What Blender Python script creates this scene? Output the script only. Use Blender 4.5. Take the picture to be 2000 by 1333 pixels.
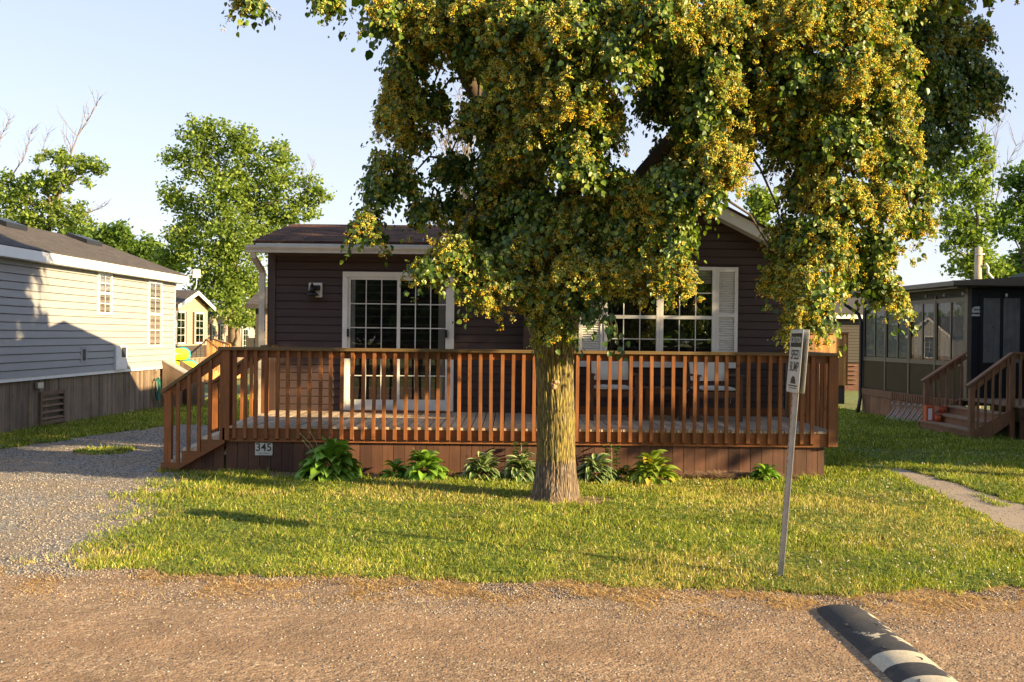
import bpy, math, random
import numpy as np
from mathutils import Vector, Matrix, noise as mnoise
random.seed(7); rng = np.random.default_rng(7)
scene = bpy.context.scene
COL = scene.collection
for o in list(bpy.data.objects): bpy.data.objects.remove(o)
R = math.radians

# ------------------------------------------------------------------ camera
F = 1944.0; CAMH = 1.75; ROLL = 0.0105; PIT = 11.5/1944
fw = Vector((0, math.cos(PIT), -math.sin(PIT))); up = Vector((0, math.sin(PIT), math.cos(PIT))); rt = Vector((1, 0, 0))
ci = rt*math.cos(ROLL) + up*math.sin(ROLL); cu = -rt*math.sin(ROLL) + up*math.cos(ROLL)
cam = bpy.data.cameras.new('camera'); co = bpy.data.objects.new('camera', cam); COL.objects.link(co)
cam.sensor_width = 36; cam.lens = 36*F/2000; cam.clip_end = 3000; cam.clip_start = 0.05
m3 = Matrix((ci, cu, -fw)).transposed()
co.matrix_world = Matrix.Translation((0, 0, CAMH)) @ m3.to_4x4()
scene.camera = co
def ray(px, py):
    u = (px-1000)/F; v = (666.5-py)/F
    d = fw + ci*u + cu*v
    return d
def at(px, py, Y):
    d = ray(px, py); t = Y/d.y
    return Vector((0, 0, CAMH)) + d*t
# ------------------------------------------------------------------ light
SUNV = Vector((-4.9, 2.2, -1.68)).normalized()
world = bpy.data.worlds.new('World'); scene.world = world; world.use_nodes = True
nt = world.node_tree; nt.nodes.clear()
sky = nt.nodes.new('ShaderNodeTexSky'); sky.sky_type = 'NISHITA'; sky.sun_disc = False
sky.sun_elevation = R(17.5); sky.sun_rotation = R(114.2); sky.altitude = 150; sky.air_density = 1.0; sky.dust_density = 0.7; sky.ozone_density = 1.5
bg = nt.nodes.new('ShaderNodeBackground'); bg.inputs[1].default_value = 0.12
wo = nt.nodes.new('ShaderNodeOutputWorld'); hs0 = nt.nodes.new('ShaderNodeHueSaturation'); hs0.inputs['Saturation'].default_value = 0.68; nt.links.new(sky.outputs[0], hs0.inputs['Color'])
mxs = nt.nodes.new('ShaderNodeMix'); mxs.data_type = 'RGBA'; mxs.blend_type = 'MULTIPLY'; mxs.inputs[0].default_value = 1; mxs.inputs[7].default_value = (1.02, 0.985, 1.03, 1); nt.links.new(hs0.outputs[0], mxs.inputs[6]); nt.links.new(mxs.outputs[2], bg.inputs[0]); 
# pale evening sky: a soft even gradient mixed with the physical sky
gtc = nt.nodes.new('ShaderNodeTexCoord'); gsp = nt.nodes.new('ShaderNodeSeparateXYZ'); nt.links.new(gtc.outputs['Generated'], gsp.inputs[0])
grp = nt.nodes.new('ShaderNodeValToRGB'); nt.links.new(gsp.outputs[2], grp.inputs[0]); ge = grp.color_ramp.elements
ge[0].position = 0.0; ge[0].color = (0.270, 0.272, 0.288, 1); ge[1].position = 0.36; ge[1].color = (0.180, 0.217, 0.297, 1)
g3 = ge.new(0.12); g3.color = (0.228, 0.242, 0.288, 1); g4 = ge.new(1.0); g4.color = (0.12, 0.17, 0.26, 1)
bg2 = nt.nodes.new('ShaderNodeBackground'); bg2.inputs[1].default_value = 1.0; nt.links.new(grp.outputs[0], bg2.inputs[0])
smx = nt.nodes.new('ShaderNodeMixShader'); smx.inputs[0].default_value = 0.72; nt.links.new(bg.outputs[0], smx.inputs[1]); nt.links.new(bg2.outputs[0], smx.inputs[2]); nt.links.new(smx.outputs[0], wo.inputs[0])
sl = bpy.data.lights.new('sun', 'SUN'); sl.energy = 5.0; sl.angle = R(0.6); sl.color = (1.0, 0.755, 0.41)
so = bpy.data.objects.new('sun', sl); COL.objects.link(so); so.rotation_euler = SUNV.to_track_quat('-Z', 'Y').to_euler()
scene.view_settings.view_transform = 'Standard'; scene.view_settings.look = 'None'
scene.view_settings.exposure = 1.6; scene.view_settings.gamma = 1
scene.cycles.max_bounces = 6; scene.cycles.transparent_max_bounces = 12; scene.cycles.diffuse_bounces = 3
scene.cycles.caustics_reflective = False; scene.cycles.caustics_refractive = False

# ------------------------------------------------------------------ terrain height
def gz(y): return -0.0125*max(0.0, min(y, 62)-12.4)
def gza(y): return -0.0125*np.clip(np.minimum(y, 62)-12.4, 0, None)

# ------------------------------------------------------------------ materials
def newmat(name):
    m = bpy.data.materials.new(name); m.use_nodes = True
    return m, m.node_tree.nodes, m.node_tree.links, m.node_tree.nodes['Principled BSDF']
def ramp(N, L, fac, stops):
    r = N.new('ShaderNodeValToRGB'); e = r.color_ramp.elements
    while len(e) > 1: e.remove(e[0])
    e[0].position = stops[0][0]; e[0].color = (*stops[0][1], 1)
    for p, c in stops[1:]:
        x = e.new(p); x.color = (*c, 1)
    L.new(fac, r.inputs[0]); return r.outputs[0]
def coord(N, L, scale=(1, 1, 1), gen='Object'):
    t = N.new('ShaderNodeTexCoord'); mp = N.new('ShaderNodeMapping'); mp.inputs['Scale'].default_value = scale
    L.new(t.outputs[gen], mp.inputs[0]); return mp.outputs[0]
def noise(N, L, vec, sc, det=4, rough=0.55):
    n = N.new('ShaderNodeTexNoise'); n.inputs['Scale'].default_value = sc; n.inputs['Detail'].default_value = det
    n.inputs['Roughness'].default_value = rough; L.new(vec, n.inputs['Vector']); return n.outputs[0]
def mixc(N, L, fac, a, b, typ='MIX'):
    m = N.new('ShaderNodeMix'); m.data_type = 'RGBA'; m.blend_type = typ
    for s, v in ((m.inputs[0], fac), (m.inputs[6], a), (m.inputs[7], b)):
        if isinstance(v, (int, float)): s.default_value = v
        elif isinstance(v, tuple): s.default_value = (*v, 1)
        else: L.new(v, s)
    return m.outputs[2]
def math_(N, L, op, a, b=None, clamp=False):
    m = N.new('ShaderNodeMath'); m.operation = op; m.use_clamp = clamp
    for s, v in ((m.inputs[0], a), (m.inputs[1], b)):
        if v is None: continue
        if isinstance(v, (int, float)): s.default_value = v
        else: L.new(v, s)
    return m.outputs[0]
def bump(N, L, bs, h, st=0.3, dist=0.01):
    b = N.new('ShaderNodeBump'); b.inputs['Strength'].default_value = st; b.inputs['Distance'].default_value = dist
    L.new(h, b.inputs['Height']); L.new(b.outputs[0], bs.inputs['Normal'])
def plain(name, c, rough=0.6, var=0.12, sc=6, metal=0, bmp=0.0, dirt=None):
    m, N, L, bs = newmat(name)
    v = coord(N, L); n = noise(N, L, v, sc)
    lo = tuple(x*(1-var) for x in c); hi = tuple(min(1, x*(1+var)) for x in c)
    col = ramp(N, L, n, [(0.3, lo), (0.7, hi)])
    if dirt:
        n2 = noise(N, L, v, 1.7, 6, 0.7)
        col = mixc(N, L, ramp(N, L, n2, [(0.48, (0, 0, 0)), (0.75, (0.6, 0.6, 0.6))]), col, dirt)
    L.new(col, bs.inputs['Base Color']); bs.inputs['Roughness'].default_value = rough; bs.inputs['Metallic'].default_value = metal
    if bmp: bump(N, L, bs, noise(N, L, v, sc*12), bmp, 0.005)
    return m
def wood(name, c1, c2, axis='z', rough=0.65, fine=60, worn=None, boards=None, rnd=0.35):
    m, N, L, bs = newmat(name)
    s = {'x': (0.05, 1, 1), 'y': (1, 0.05, 1), 'z': (1, 1, 0.05)}[axis]
    oi = N.new('ShaderNodeObjectInfo')
    tc = N.new('ShaderNodeTexCoord'); add = N.new('ShaderNodeVectorMath'); add.operation = 'ADD'
    sc3 = N.new('ShaderNodeVectorMath'); sc3.operation = 'SCALE'; sc3.inputs['Scale'].default_value = 37
    cmb = N.new('ShaderNodeCombineXYZ')
    for i in range(3): L.new(oi.outputs['Random'], cmb.inputs[i])
    L.new(cmb.outputs[0], sc3.inputs[0]); L.new(tc.outputs['Object'], add.inputs[0]); L.new(sc3.outputs[0], add.inputs[1])
    mp = N.new('ShaderNodeMapping'); mp.inputs['Scale'].default_value = s; L.new(add.outputs[0], mp.inputs[0])
    n = noise(N, L, mp.outputs[0], fine, 5, 0.65)
    col = ramp(N, L, n, [(0.25, c1), (0.5, tuple((a+b)/2 for a, b in zip(c1, c2))), (0.75, c2)])
    n3 = noise(N, L, add.outputs[0], 3.0, 5, 0.6)
    col = mixc(N, L, 0.8, col, ramp(N, L, n3, [(0.3, (0.62, 0.6, 0.6)), (0.7, (1.12, 1.1, 1.08))]), 'MULTIPLY')
    kn = N.new('ShaderNodeTexVoronoi'); kn.inputs['Scale'].default_value = 3.2; L.new(add.outputs[0], kn.inputs['Vector'])
    col = mixc(N, L, ramp(N, L, kn.outputs['Distance'], [(0.04, (0.75, 0.75, 0.75)), (0.09, (0, 0, 0))]), col, tuple(x*0.35 for x in c1))
    if boards:   # a different tone for each board of this width along the given axis
        ax, w = boards
        sp = N.new('ShaderNodeSeparateXYZ'); L.new(tc.outputs['Object'], sp.inputs[0])
        fl = math_(N, L, 'FLOOR', math_(N, L, 'DIVIDE', sp.outputs['xyz'.index(ax)], w))
        wn = N.new('ShaderNodeTexWhiteNoise'); wn.noise_dimensions = '1D'; L.new(fl, wn.inputs['W'])
        col = mixc(N, L, 1.0, col, ramp(N, L, wn.outputs[0], [(0, (0.62, 0.60, 0.6)), (0.5, (0.95, 0.95, 0.95)), (1, (1.25, 1.2, 1.15))]), 'MULTIPLY')
    if worn:
        n2 = noise(N, L, mp.outputs[0], 14, 6, 0.7)
        col = mixc(N, L, ramp(N, L, n2, [(0.5, (0, 0, 0)), (0.68, (1, 1, 1))]), col, worn)
    v = math_(N, L, 'ADD', math_(N, L, 'MULTIPLY', oi.outputs['Random'], rnd), 1-rnd/2)
    cm = N.new('ShaderNodeCombineXYZ')
    for i in range(3): L.new(v, cm.inputs[i])
    col = mixc(N, L, 1.0, col, cm.outputs[0], 'MULTIPLY')
    L.new(col, bs.inputs['Base Color']); bs.inputs['Roughness'].default_value = rough
    bump(N, L, bs, n, 0.25, 0.004)
    return m
def vcol(name, rough=0.6, trans=0.0, spec=0.3, bmp=None):
    m, N, L, bs = newmat(name)
    a = N.new('ShaderNodeAttribute'); a.attribute_name = 'Col'
    L.new(a.outputs['Color'], bs.inputs['Base Color']); bs.inputs['Roughness'].default_value = rough
    bs.inputs['Specular IOR Level'].default_value = spec
    if trans:
        out = N['Material Output']; t = N.new('ShaderNodeBsdfTranslucent'); mx = N.new('ShaderNodeMixShader'); mx.inputs[0].default_value = trans
        g = mixc(N, L, 1.0, a.outputs['Color'], (1.25, 1.35, 0.55), 'MULTIPLY')
        L.new(g, t.inputs[0]); L.new(bs.outputs[0], mx.inputs[1]); L.new(t.outputs[0], mx.inputs[2]); L.new(mx.outputs[0], out.inputs[0])
    return m
def siding_mat(name, c, rough=0.45, var=0.1, dirt=None):
    m, N, L, bs = newmat(name)
    v = coord(N, L, (0.15, 0.15, 1)); n = noise(N, L, v, 9, 5, 0.6); n2 = noise(N, L, coord(N, L, (0.4, 0.4, 0.4)), 3, 4)
    col = ramp(N, L, n, [(0.3, tuple(x*(1-var) for x in c)), (0.7, tuple(x*(1+var) for x in c))])
    if dirt: col = mixc(N, L, ramp(N, L, n2, [(0.45, (0, 0, 0)), (0.8, (0.45, 0.45, 0.45))]), col, dirt)
    L.new(col, bs.inputs['Base Color']); bs.inputs['Roughness'].default_value = rough; bs.inputs['Specular IOR Level'].default_value = 0.2
    bump(N, L, bs, noise(N, L, coord(N, L, (0.1, 0.1, 1)), 60), 0.08, 0.003)
    return m
def shingle_mat(name, c1, c2, c3, axis='x'):
    m, N, L, bs = newmat(name)
    tc = N.new('ShaderNodeTexCoord'); sp = N.new('ShaderNodeSeparateXYZ'); L.new(tc.outputs['Object'], sp.inputs[0])
    run = sp.outputs[0] if axis == 'x' else sp.outputs[1]; dep = sp.outputs[1] if axis == 'x' else sp.outputs[0]
    cb = N.new('ShaderNodeCombineXYZ'); L.new(run, cb.inputs[0]); L.new(dep, cb.inputs[1])
    br = N.new('ShaderNodeTexBrick'); br.offset = 0.5; br.inputs['Scale'].default_value = 1.0
    br.inputs['Brick Width'].default_value = 0.21; br.inputs['Row Height'].default_value = 0.14; br.inputs['Mortar Size'].default_value = 0.006
    br.inputs['Mortar Smooth'].default_value = 0.3; br.inputs['Bias'].default_value = 0.0
    br.inputs['Color1'].default_value = (*c1, 1); br.inputs['Color2'].default_value = (*c2, 1); br.inputs['Mortar'].default_value = (*[x*0.25 for x in c1], 1)
    L.new(cb.outputs[0], br.inputs['Vector'])
    n = noise(N, L, tc.outputs['Object'], 7, 4); col = mixc(N, L, ramp(N, L, n, [(0.4, (0, 0, 0)), (0.65, (0.8, 0.8, 0.8))]), br.outputs[0], c3)
    n2 = noise(N, L, tc.outputs['Object'], 220, 2); col = mixc(N, L, 0.6, col, ramp(N, L, n2, [(0.3, (0.5, 0.5, 0.5)), (0.7, (1.4, 1.4, 1.4))]), 'MULTIPLY')
    L.new(col, bs.inputs['Base Color']); bs.inputs['Roughness'].default_value = 0.95; bs.inputs['Specular IOR Level'].default_value = 0.08
    hh = math_(N, L, 'ADD', br.outputs['Fac'], math_(N, L, 'MULTIPLY', n2, -0.5)); b = N.new('ShaderNodeBump'); b.invert = True
    b.inputs['Strength'].default_value = 0.5; b.inputs['Distance'].default_value = 0.008; L.new(hh, b.inputs['Height']); L.new(b.outputs[0], bs.inputs['Normal'])
    return m
def glass_mat(name, tint=(1, 1, 1), ior=1.5, k=1.8, bmp=0.05):
    m, N, L, bs = newmat(name); out = N['Material Output']; N.remove(bs)
    f = N.new('ShaderNodeFresnel'); f.inputs[0].default_value = ior
    tcn = N.new('ShaderNodeTexCoord'); nn = N.new('ShaderNodeTexNoise'); nn.inputs['Scale'].default_value = 1.3; L.new(tcn.outputs['Object'], nn.inputs['Vector'])
    b = N.new('ShaderNodeBump'); b.inputs['Strength'].default_value = bmp; b.inputs['Distance'].default_value = 0.05; L.new(nn.outputs[0], b.inputs['Height'])
    t = N.new('ShaderNodeBsdfTransparent'); t.inputs[0].default_value = (*tint, 1); g = N.new('ShaderNodeBsdfGlossy'); g.inputs['Roughness'].default_value = 0.01
    L.new(b.outputs[0], g.inputs['Normal'])
    mx = N.new('ShaderNodeMixShader'); L.new(math_(N, L, 'MULTIPLY', f.outputs[0], k, True), mx.inputs[0])
    L.new(t.outputs[0], mx.inputs[1]); L.new(g.outputs[0], mx.inputs[2]); L.new(mx.outputs[0], out.inputs[0])
    return m

M = {}
M['brown_siding'] = siding_mat('brown_siding', (0.066, 0.045, 0.042), 0.5, 0.12)
M['brown_trim'] = plain('brown_trim', (0.062, 0.039, 0.034), 0.4)
M['white_trim'] = plain('white_trim', (0.74, 0.73, 0.70), 0.45, 0.05, 4, dirt=(0.5, 0.46, 0.38))
M['cream_gutter'] = plain('cream_gutter', (0.60, 0.55, 0.47), 0.45, 0.08, 3, dirt=(0.36, 0.31, 0.25))
M['shingle_brown'] = shingle_mat('shingle_brown', (0.17, 0.085, 0.052), (0.040, 0.026, 0.022), (0.10, 0.05, 0.035))
M['shingle_brown_y'] = shingle_mat('shingle_brown_y', (0.10, 0.062, 0.050), (0.060, 0.042, 0.038), (0.085, 0.05, 0.038), 'y')
M['shingle_grey'] = shingle_mat('shingle_grey', (0.115, 0.105, 0.10), (0.075, 0.07, 0.07), (0.10, 0.085, 0.075), 'y')
M['shingle_grey_x'] = shingle_mat('shingle_grey_x', (0.115, 0.105, 0.10), (0.075, 0.07, 0.07), (0.10, 0.085, 0.075), 'x')
M['glass'] = glass_mat('glass'); M['glass_tint'] = glass_mat('glass_tint', (0.75, 0.75, 0.75), 1.5, 0.16, 0.003); M['glass_side'] = glass_mat('glass_side', (0.95, 0.95, 0.95), 1.5, 0.5, 0.01)
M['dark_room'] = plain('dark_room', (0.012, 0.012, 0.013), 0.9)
M['curtain'] = wood('curtain', (0.42, 0.41, 0.39), (0.68, 0.66, 0.62), 'z', 0.9, 30, rnd=0)
M['white_curtain'] = wood('white_curtain', (0.55, 0.55, 0.55), (0.75, 0.75, 0.75), 'z', 0.9, 30, rnd=0)
M['blind'] = plain('blind', (0.62, 0.60, 0.55), 0.6); M['brown_blind'] = plain('brown_blind', (0.13, 0.10, 0.08), 0.7)
M['tan_blind'] = plain('tan_blind', (0.12, 0.09, 0.07), 0.7)
M['cedar_z'] = wood('cedar_z', (0.15, 0.047, 0.012), (0.33, 0.125, 0.032), 'z')
M['cedar_x'] = wood('cedar_x', (0.15, 0.048, 0.013), (0.30, 0.115, 0.032), 'x', worn=(0.11, 0.055, 0.02))
M['cedar_cap'] = wood('cedar_cap', (0.11, 0.065, 0.022), (0.19, 0.12, 0.045), 'x', worn=(0.09, 0.08, 0.028), rnd=0.1)
M['skirt'] = wood('skirt', (0.080, 0.034, 0.018), (0.14, 0.062, 0.034), 'z', 0.7, 40, boards=('x', 0.14))
M['deck_top'] = wood('deck_top', (0.42, 0.32, 0.22), (0.70, 0.56, 0.41), 'y', 0.75, 50, boards=('x', 0.135), worn=(0.34, 0.26, 0.18), rnd=0)
M['dark_wood'] = wood('dark_wood', (0.05, 0.025, 0.015), (0.11, 0.05, 0.03), 'x')
M['old_board'] = wood('old_board', (0.17, 0.115, 0.07), (0.34, 0.24, 0.155), 'z', 0.85, 40, boards=('y', 0.13), worn=(0.27, 0.235, 0.19))
M['old_board_x'] = wood('old_board_x', (0.17, 0.115, 0.075), (0.33, 0.24, 0.17), 'z', 0.85, 40, boards=('x', 0.13))
M['brown_board'] = wood('brown_board', (0.15, 0.085, 0.05), (0.26, 0.16, 0.1), 'z', 0.8)
M['grey_board'] = wood('grey_board', (0.30, 0.28, 0.26), (0.46, 0.43, 0.4), 'x', 0.8)
M['new_cedar'] = wood('new_cedar', (0.55, 0.24, 0.07), (0.72, 0.38, 0.13), 'z', 0.7, 40, boards=('x', 0.14))
M['red_board'] = wood('red_board', (0.24, 0.11, 0.05), (0.42, 0.21, 0.10), 'z', 0.75, 40, boards=('y', 0.12))
M['red_wood'] = wood('red_wood', (0.17, 0.075, 0.033), (0.31, 0.15, 0.07), 'z', 0.7)
M['grey_siding'] = siding_mat('grey_siding', (0.345, 0.340, 0.342), 0.6, 0.05, dirt=(0.30, 0.29, 0.285))
M['tan_siding'] = siding_mat('tan_siding', (0.42, 0.32, 0.24), 0.55, 0.06)
M['dim_siding'] = siding_mat('dim_siding', (0.075, 0.066, 0.054), 0.55, 0.06)
M['white'] = plain('white', (0.8, 0.79, 0.77), 0.45, 0.04)
M['black'] = plain('black', (0.012, 0.012, 0.013), 0.4)
M['navy_panel'] = plain('navy_panel', (0.012, 0.014, 0.019), 0.35)
M['olive_panel'] = plain('olive_panel', (0.08, 0.055, 0.02), 0.95, 0.1, 2)
M['bronze'] = plain('bronze', (0.12, 0.095, 0.068), 0.4, 0.1)
M['screen'] = plain('screen', (0.035, 0.032, 0.03), 0.6)
M['galv'] = plain('galv', (0.50, 0.50, 0.50), 0.42, 0.18, 12, 0.75)
M['cushion'] = plain('cushion', (0.70, 0.67, 0.60), 0.85, 0.06, 5, bmp=0.1)
M['teak'] = wood('teak', (0.09, 0.04, 0.022), (0.16, 0.075, 0.04), 'x')
M['sign_white'] = plain('sign_white', (0.52, 0.52, 0.48), 0.4, 0.08, 9)
M['sign_black'] = plain('sign_black', (0.03, 0.03, 0.028), 0.5)
M['orange'] = plain('orange', (0.62, 0.10, 0.03), 0.45)
M['brick'] = plain('brick', (0.13, 0.06, 0.04), 0.85, 0.35, 14)
M['rubber_tyre'] = plain('rubber_tyre', (0.02, 0.02, 0.02), 0.8)
M['tube_yellow'] = plain('tube_yellow', (0.55, 0.66, 0.03), 0.3, 0.04)
M['tube_blue'] = plain('tube_blue', (0.05, 0.35, 0.5), 0.3)
M['hose'] = plain('hose', (0.015, 0.14, 0.11), 0.4)
M['bulb'] = plain('bulb', (0.55, 0.5, 0.42), 0.2)
M['leaf'] = vcol('leaf', 0.42, 0.28, 0.5)
M['leaf_far'] = vcol('leaf_far', 0.6, 0.45, 0.2)
M['flower'] = vcol('flower', 0.6, 0.3, 0.2)
M['grass'] = vcol('grass', 0.55, 0.30, 0.25)
M['hosta'] = vcol('hosta', 0.4, 0.22, 0.5)
M['stone'] = vcol('stone', 0.75, 0, 0.3)
M['far_bark'] = plain('far_bark', (0.20, 0.15, 0.11), 0.9, 0.3, 3)
M['dead_wood'] = plain('dead_wood', (0.20, 0.165, 0.145), 0.9, 0.2, 3)
M['twig'] = plain('twig', (0.07, 0.05, 0.035), 0.9, 0.3, 6)

# bark with ridges, yellow-green lichen band
def bark():
    m, N, L, bs = newmat('bark')
    v = coord(N, L, (1, 1, 0.11)); tc = N.new('ShaderNodeTexCoord')
    dn = N.new('ShaderNodeTexNoise'); dn.inputs['Scale'].default_value = 9; dn.inputs['Detail'].default_value = 3; L.new(v, dn.inputs['Vector'])
    dv = N.new('ShaderNodeVectorMath'); dv.operation = 'MULTIPLY_ADD'; dv.inputs[1].default_value = (0.022, 0.022, 0.022); L.new(dn.outputs['Color'], dv.inputs[0]); L.new(v, dv.inputs[2])
    w = N.new('ShaderNodeTexVoronoi'); w.feature = 'DISTANCE_TO_EDGE'; w.inputs['Scale'].default_value = 50; L.new(dv.outputs[0], w.inputs['Vector'])
    n = noise(N, L, v, 60, 5, 0.7)
    h = math_(N, L, 'ADD', math_(N, L, 'MINIMUM', w.outputs['Distance'], 0.30), math_(N, L, 'MULTIPLY', n, 0.25))
    base = ramp(N, L, h, [(0.06, (0.035, 0.024, 0.016)), (0.26, (0.17, 0.125, 0.085)), (0.5, (0.30, 0.235, 0.17))])
    lich = ramp(N, L, h, [(0.06, (0.05, 0.035, 0.012)), (0.28, (0.22, 0.175, 0.03)), (0.5, (0.36, 0.30, 0.055))])
    sp = N.new('ShaderNodeSeparateXYZ'); L.new(tc.outputs['Object'], sp.inputs[0])
    zz = math_(N, L, 'ADD', sp.outputs[2], math_(N, L, 'MULTIPLY', noise(N, L, tc.outputs['Object'], 9, 5), 0.35))
    fac = ramp(N, L, math_(N, L, 'MULTIPLY', zz, 0.4), [(0.215, (0, 0, 0)), (0.25, (0.85, 0.85, 0.85)), (0.7, (0.8, 0.8, 0.8)), (0.95, (0.3, 0.3, 0.3))])
    fac2 = math_(N, L, 'MULTIPLY', fac, ramp(N, L, noise(N, L, tc.outputs['Object'], 7, 4), [(0.3, (0.35, 0.35, 0.35)), (0.55, (1, 1, 1))]))
    L.new(mixc(N, L, fac2, base, lich), bs.inputs['Base Color']); bs.inputs['Roughness'].default_value = 0.9
    bump(N, L, bs, h, 1.0, 0.03)
    return m
M['bark'] = bark()

def road_mat():
    m, N, L, bs = newmat('road_chip_seal')
    v = coord(N, L)
    dn = noise(N, L, v, 2.2, 5, 0.6); big = noise(N, L, coord(N, L, (0.10, 1.5, 1)), 1.5, 4, 0.6)
    vo = N.new('ShaderNodeTexVoronoi'); vo.inputs['Scale'].default_value = 66; L.new(v, vo.inputs['Vector'])
    vo2 = N.new('ShaderNodeTexVoronoi'); vo2.inputs['Scale'].default_value = 33; L.new(v, vo2.inputs['Vector'])
    sp = N.new('ShaderNodeSeparateColor'); L.new(vo.outputs['Color'], sp.inputs[0])
    sp2 = N.new('ShaderNodeSeparateColor'); L.new(vo2.outputs['Color'], sp2.inputs[0])
    stone = ramp(N, L, sp.outputs[0], [(0.0, (0.07, 0.05, 0.036)), (0.25, (0.17, 0.12, 0.08)), (0.6, (0.30, 0.225, 0.15)), (0.9, (0.42, 0.33, 0.23)), (1.0, (0.62, 0.52, 0.39))])
    st2 = ramp(N, L, sp2.outputs[1], [(0, (0.13, 0.09, 0.06)), (0.7, (0.31, 0.225, 0.15)), (0.93, (0.40, 0.31, 0.22)), (1, (0.7, 0.62, 0.5))])
    col = mixc(N, L, 0.45, stone, st2)
    col = mixc(N, L, ramp(N, L, big, [(0.40, (0.15, 0.15, 0.15)), (0.60, (0.75, 0.75, 0.75))]), col, (0.25, 0.165, 0.10))
    col = mixc(N, L, 1.0, col, ramp(N, L, dn, [(0.3, (0.76, 0.68, 0.58)), (0.7, (1.25, 1.13, 0.98))]), 'MULTIPLY')
    L.new(col, bs.inputs['Base Color']); bs.inputs['Roughness'].default_value = 0.9
    h = math_(N, L, 'ADD', math_(N, L, 'MULTIPLY', vo.outputs['Distance'], -0.8), math_(N, L, 'MULTIPLY', vo2.outputs['Distance'], -0.9))
    bump(N, L, bs, h, 0.5, 0.009)
    return m
def gravel_mat(name, stops, sc=70, soil=(0.2, 0.15, 0.11), soilamt=0.5, bst=0.7):
    m, N, L, bs = newmat(name)
    v = coord(N, L); vo = N.new('ShaderNodeTexVoronoi'); vo.inputs['Scale'].default_value = sc; L.new(v, vo.inputs['Vector'])
    sp = N.new('ShaderNodeSeparateColor'); L.new(vo.outputs['Color'], sp.inputs[0])
    col = ramp(N, L, sp.outputs[0], stops)
    col = mixc(N, L, ramp(N, L, noise(N, L, v, 1.3, 6, 0.65), [(0.43, (0, 0, 0)), (0.58, (soilamt,)*3)]), col, soil)
    L.new(col, bs.inputs['Base Color']); bs.inputs['Roughness'].default_value = 0.85
    bump(N, L, bs, math_(N, L, 'MULTIPLY', vo.outputs['Distance'], -1), bst, 0.012)
    return m
M['road'] = road_mat()
M['gravel'] = gravel_mat('gravel', [(0, (0.05, 0.045, 0.04)), (0.35, (0.14, 0.128, 0.115)), (0.7, (0.25, 0.23, 0.205)), (1, (0.48, 0.44, 0.39))], 55, (0.25, 0.19, 0.13), 0.85)
M['path'] = gravel_mat('path', [(0, (0.20, 0.155, 0.12)), (0.6, (0.33, 0.27, 0.21)), (1, (0.42, 0.36, 0.29))], 90, (0.36, 0.29, 0.22), 0.8, 0.4)
M['dirt'] = gravel_mat('dirt', [(0, (0.09, 0.055, 0.032)), (0.5, (0.21, 0.135, 0.08)), (0.85, (0.32, 0.21, 0.12)), (1, (0.55, 0.45, 0.34))], 60, (0.40, 0.235, 0.10), 0.7)
def turf_mat():
    m, N, L, bs = newmat('turf_soil')
    v = coord(N, L); n = noise(N, L, v, 3, 6, 0.7); f = noise(N, L, v, 60, 4, 0.7)
    col = ramp(N, L, n, [(0.3, (0.09, 0.12, 0.025)), (0.55, (0.15, 0.175, 0.04)), (0.75, (0.24, 0.21, 0.08))])
    col = mixc(N, L, 1.0, col, ramp(N, L, f, [(0.3, (0.4, 0.4, 0.4)), (0.7, (1.5, 1.5, 1.5))]), 'MULTIPLY')
    L.new(col, bs.inputs['Base Color']); bs.inputs['Roughness'].default_value = 0.95; bump(N, L, bs, f, 0.8, 0.02)
    return m
M['turf'] = turf_mat()

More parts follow.
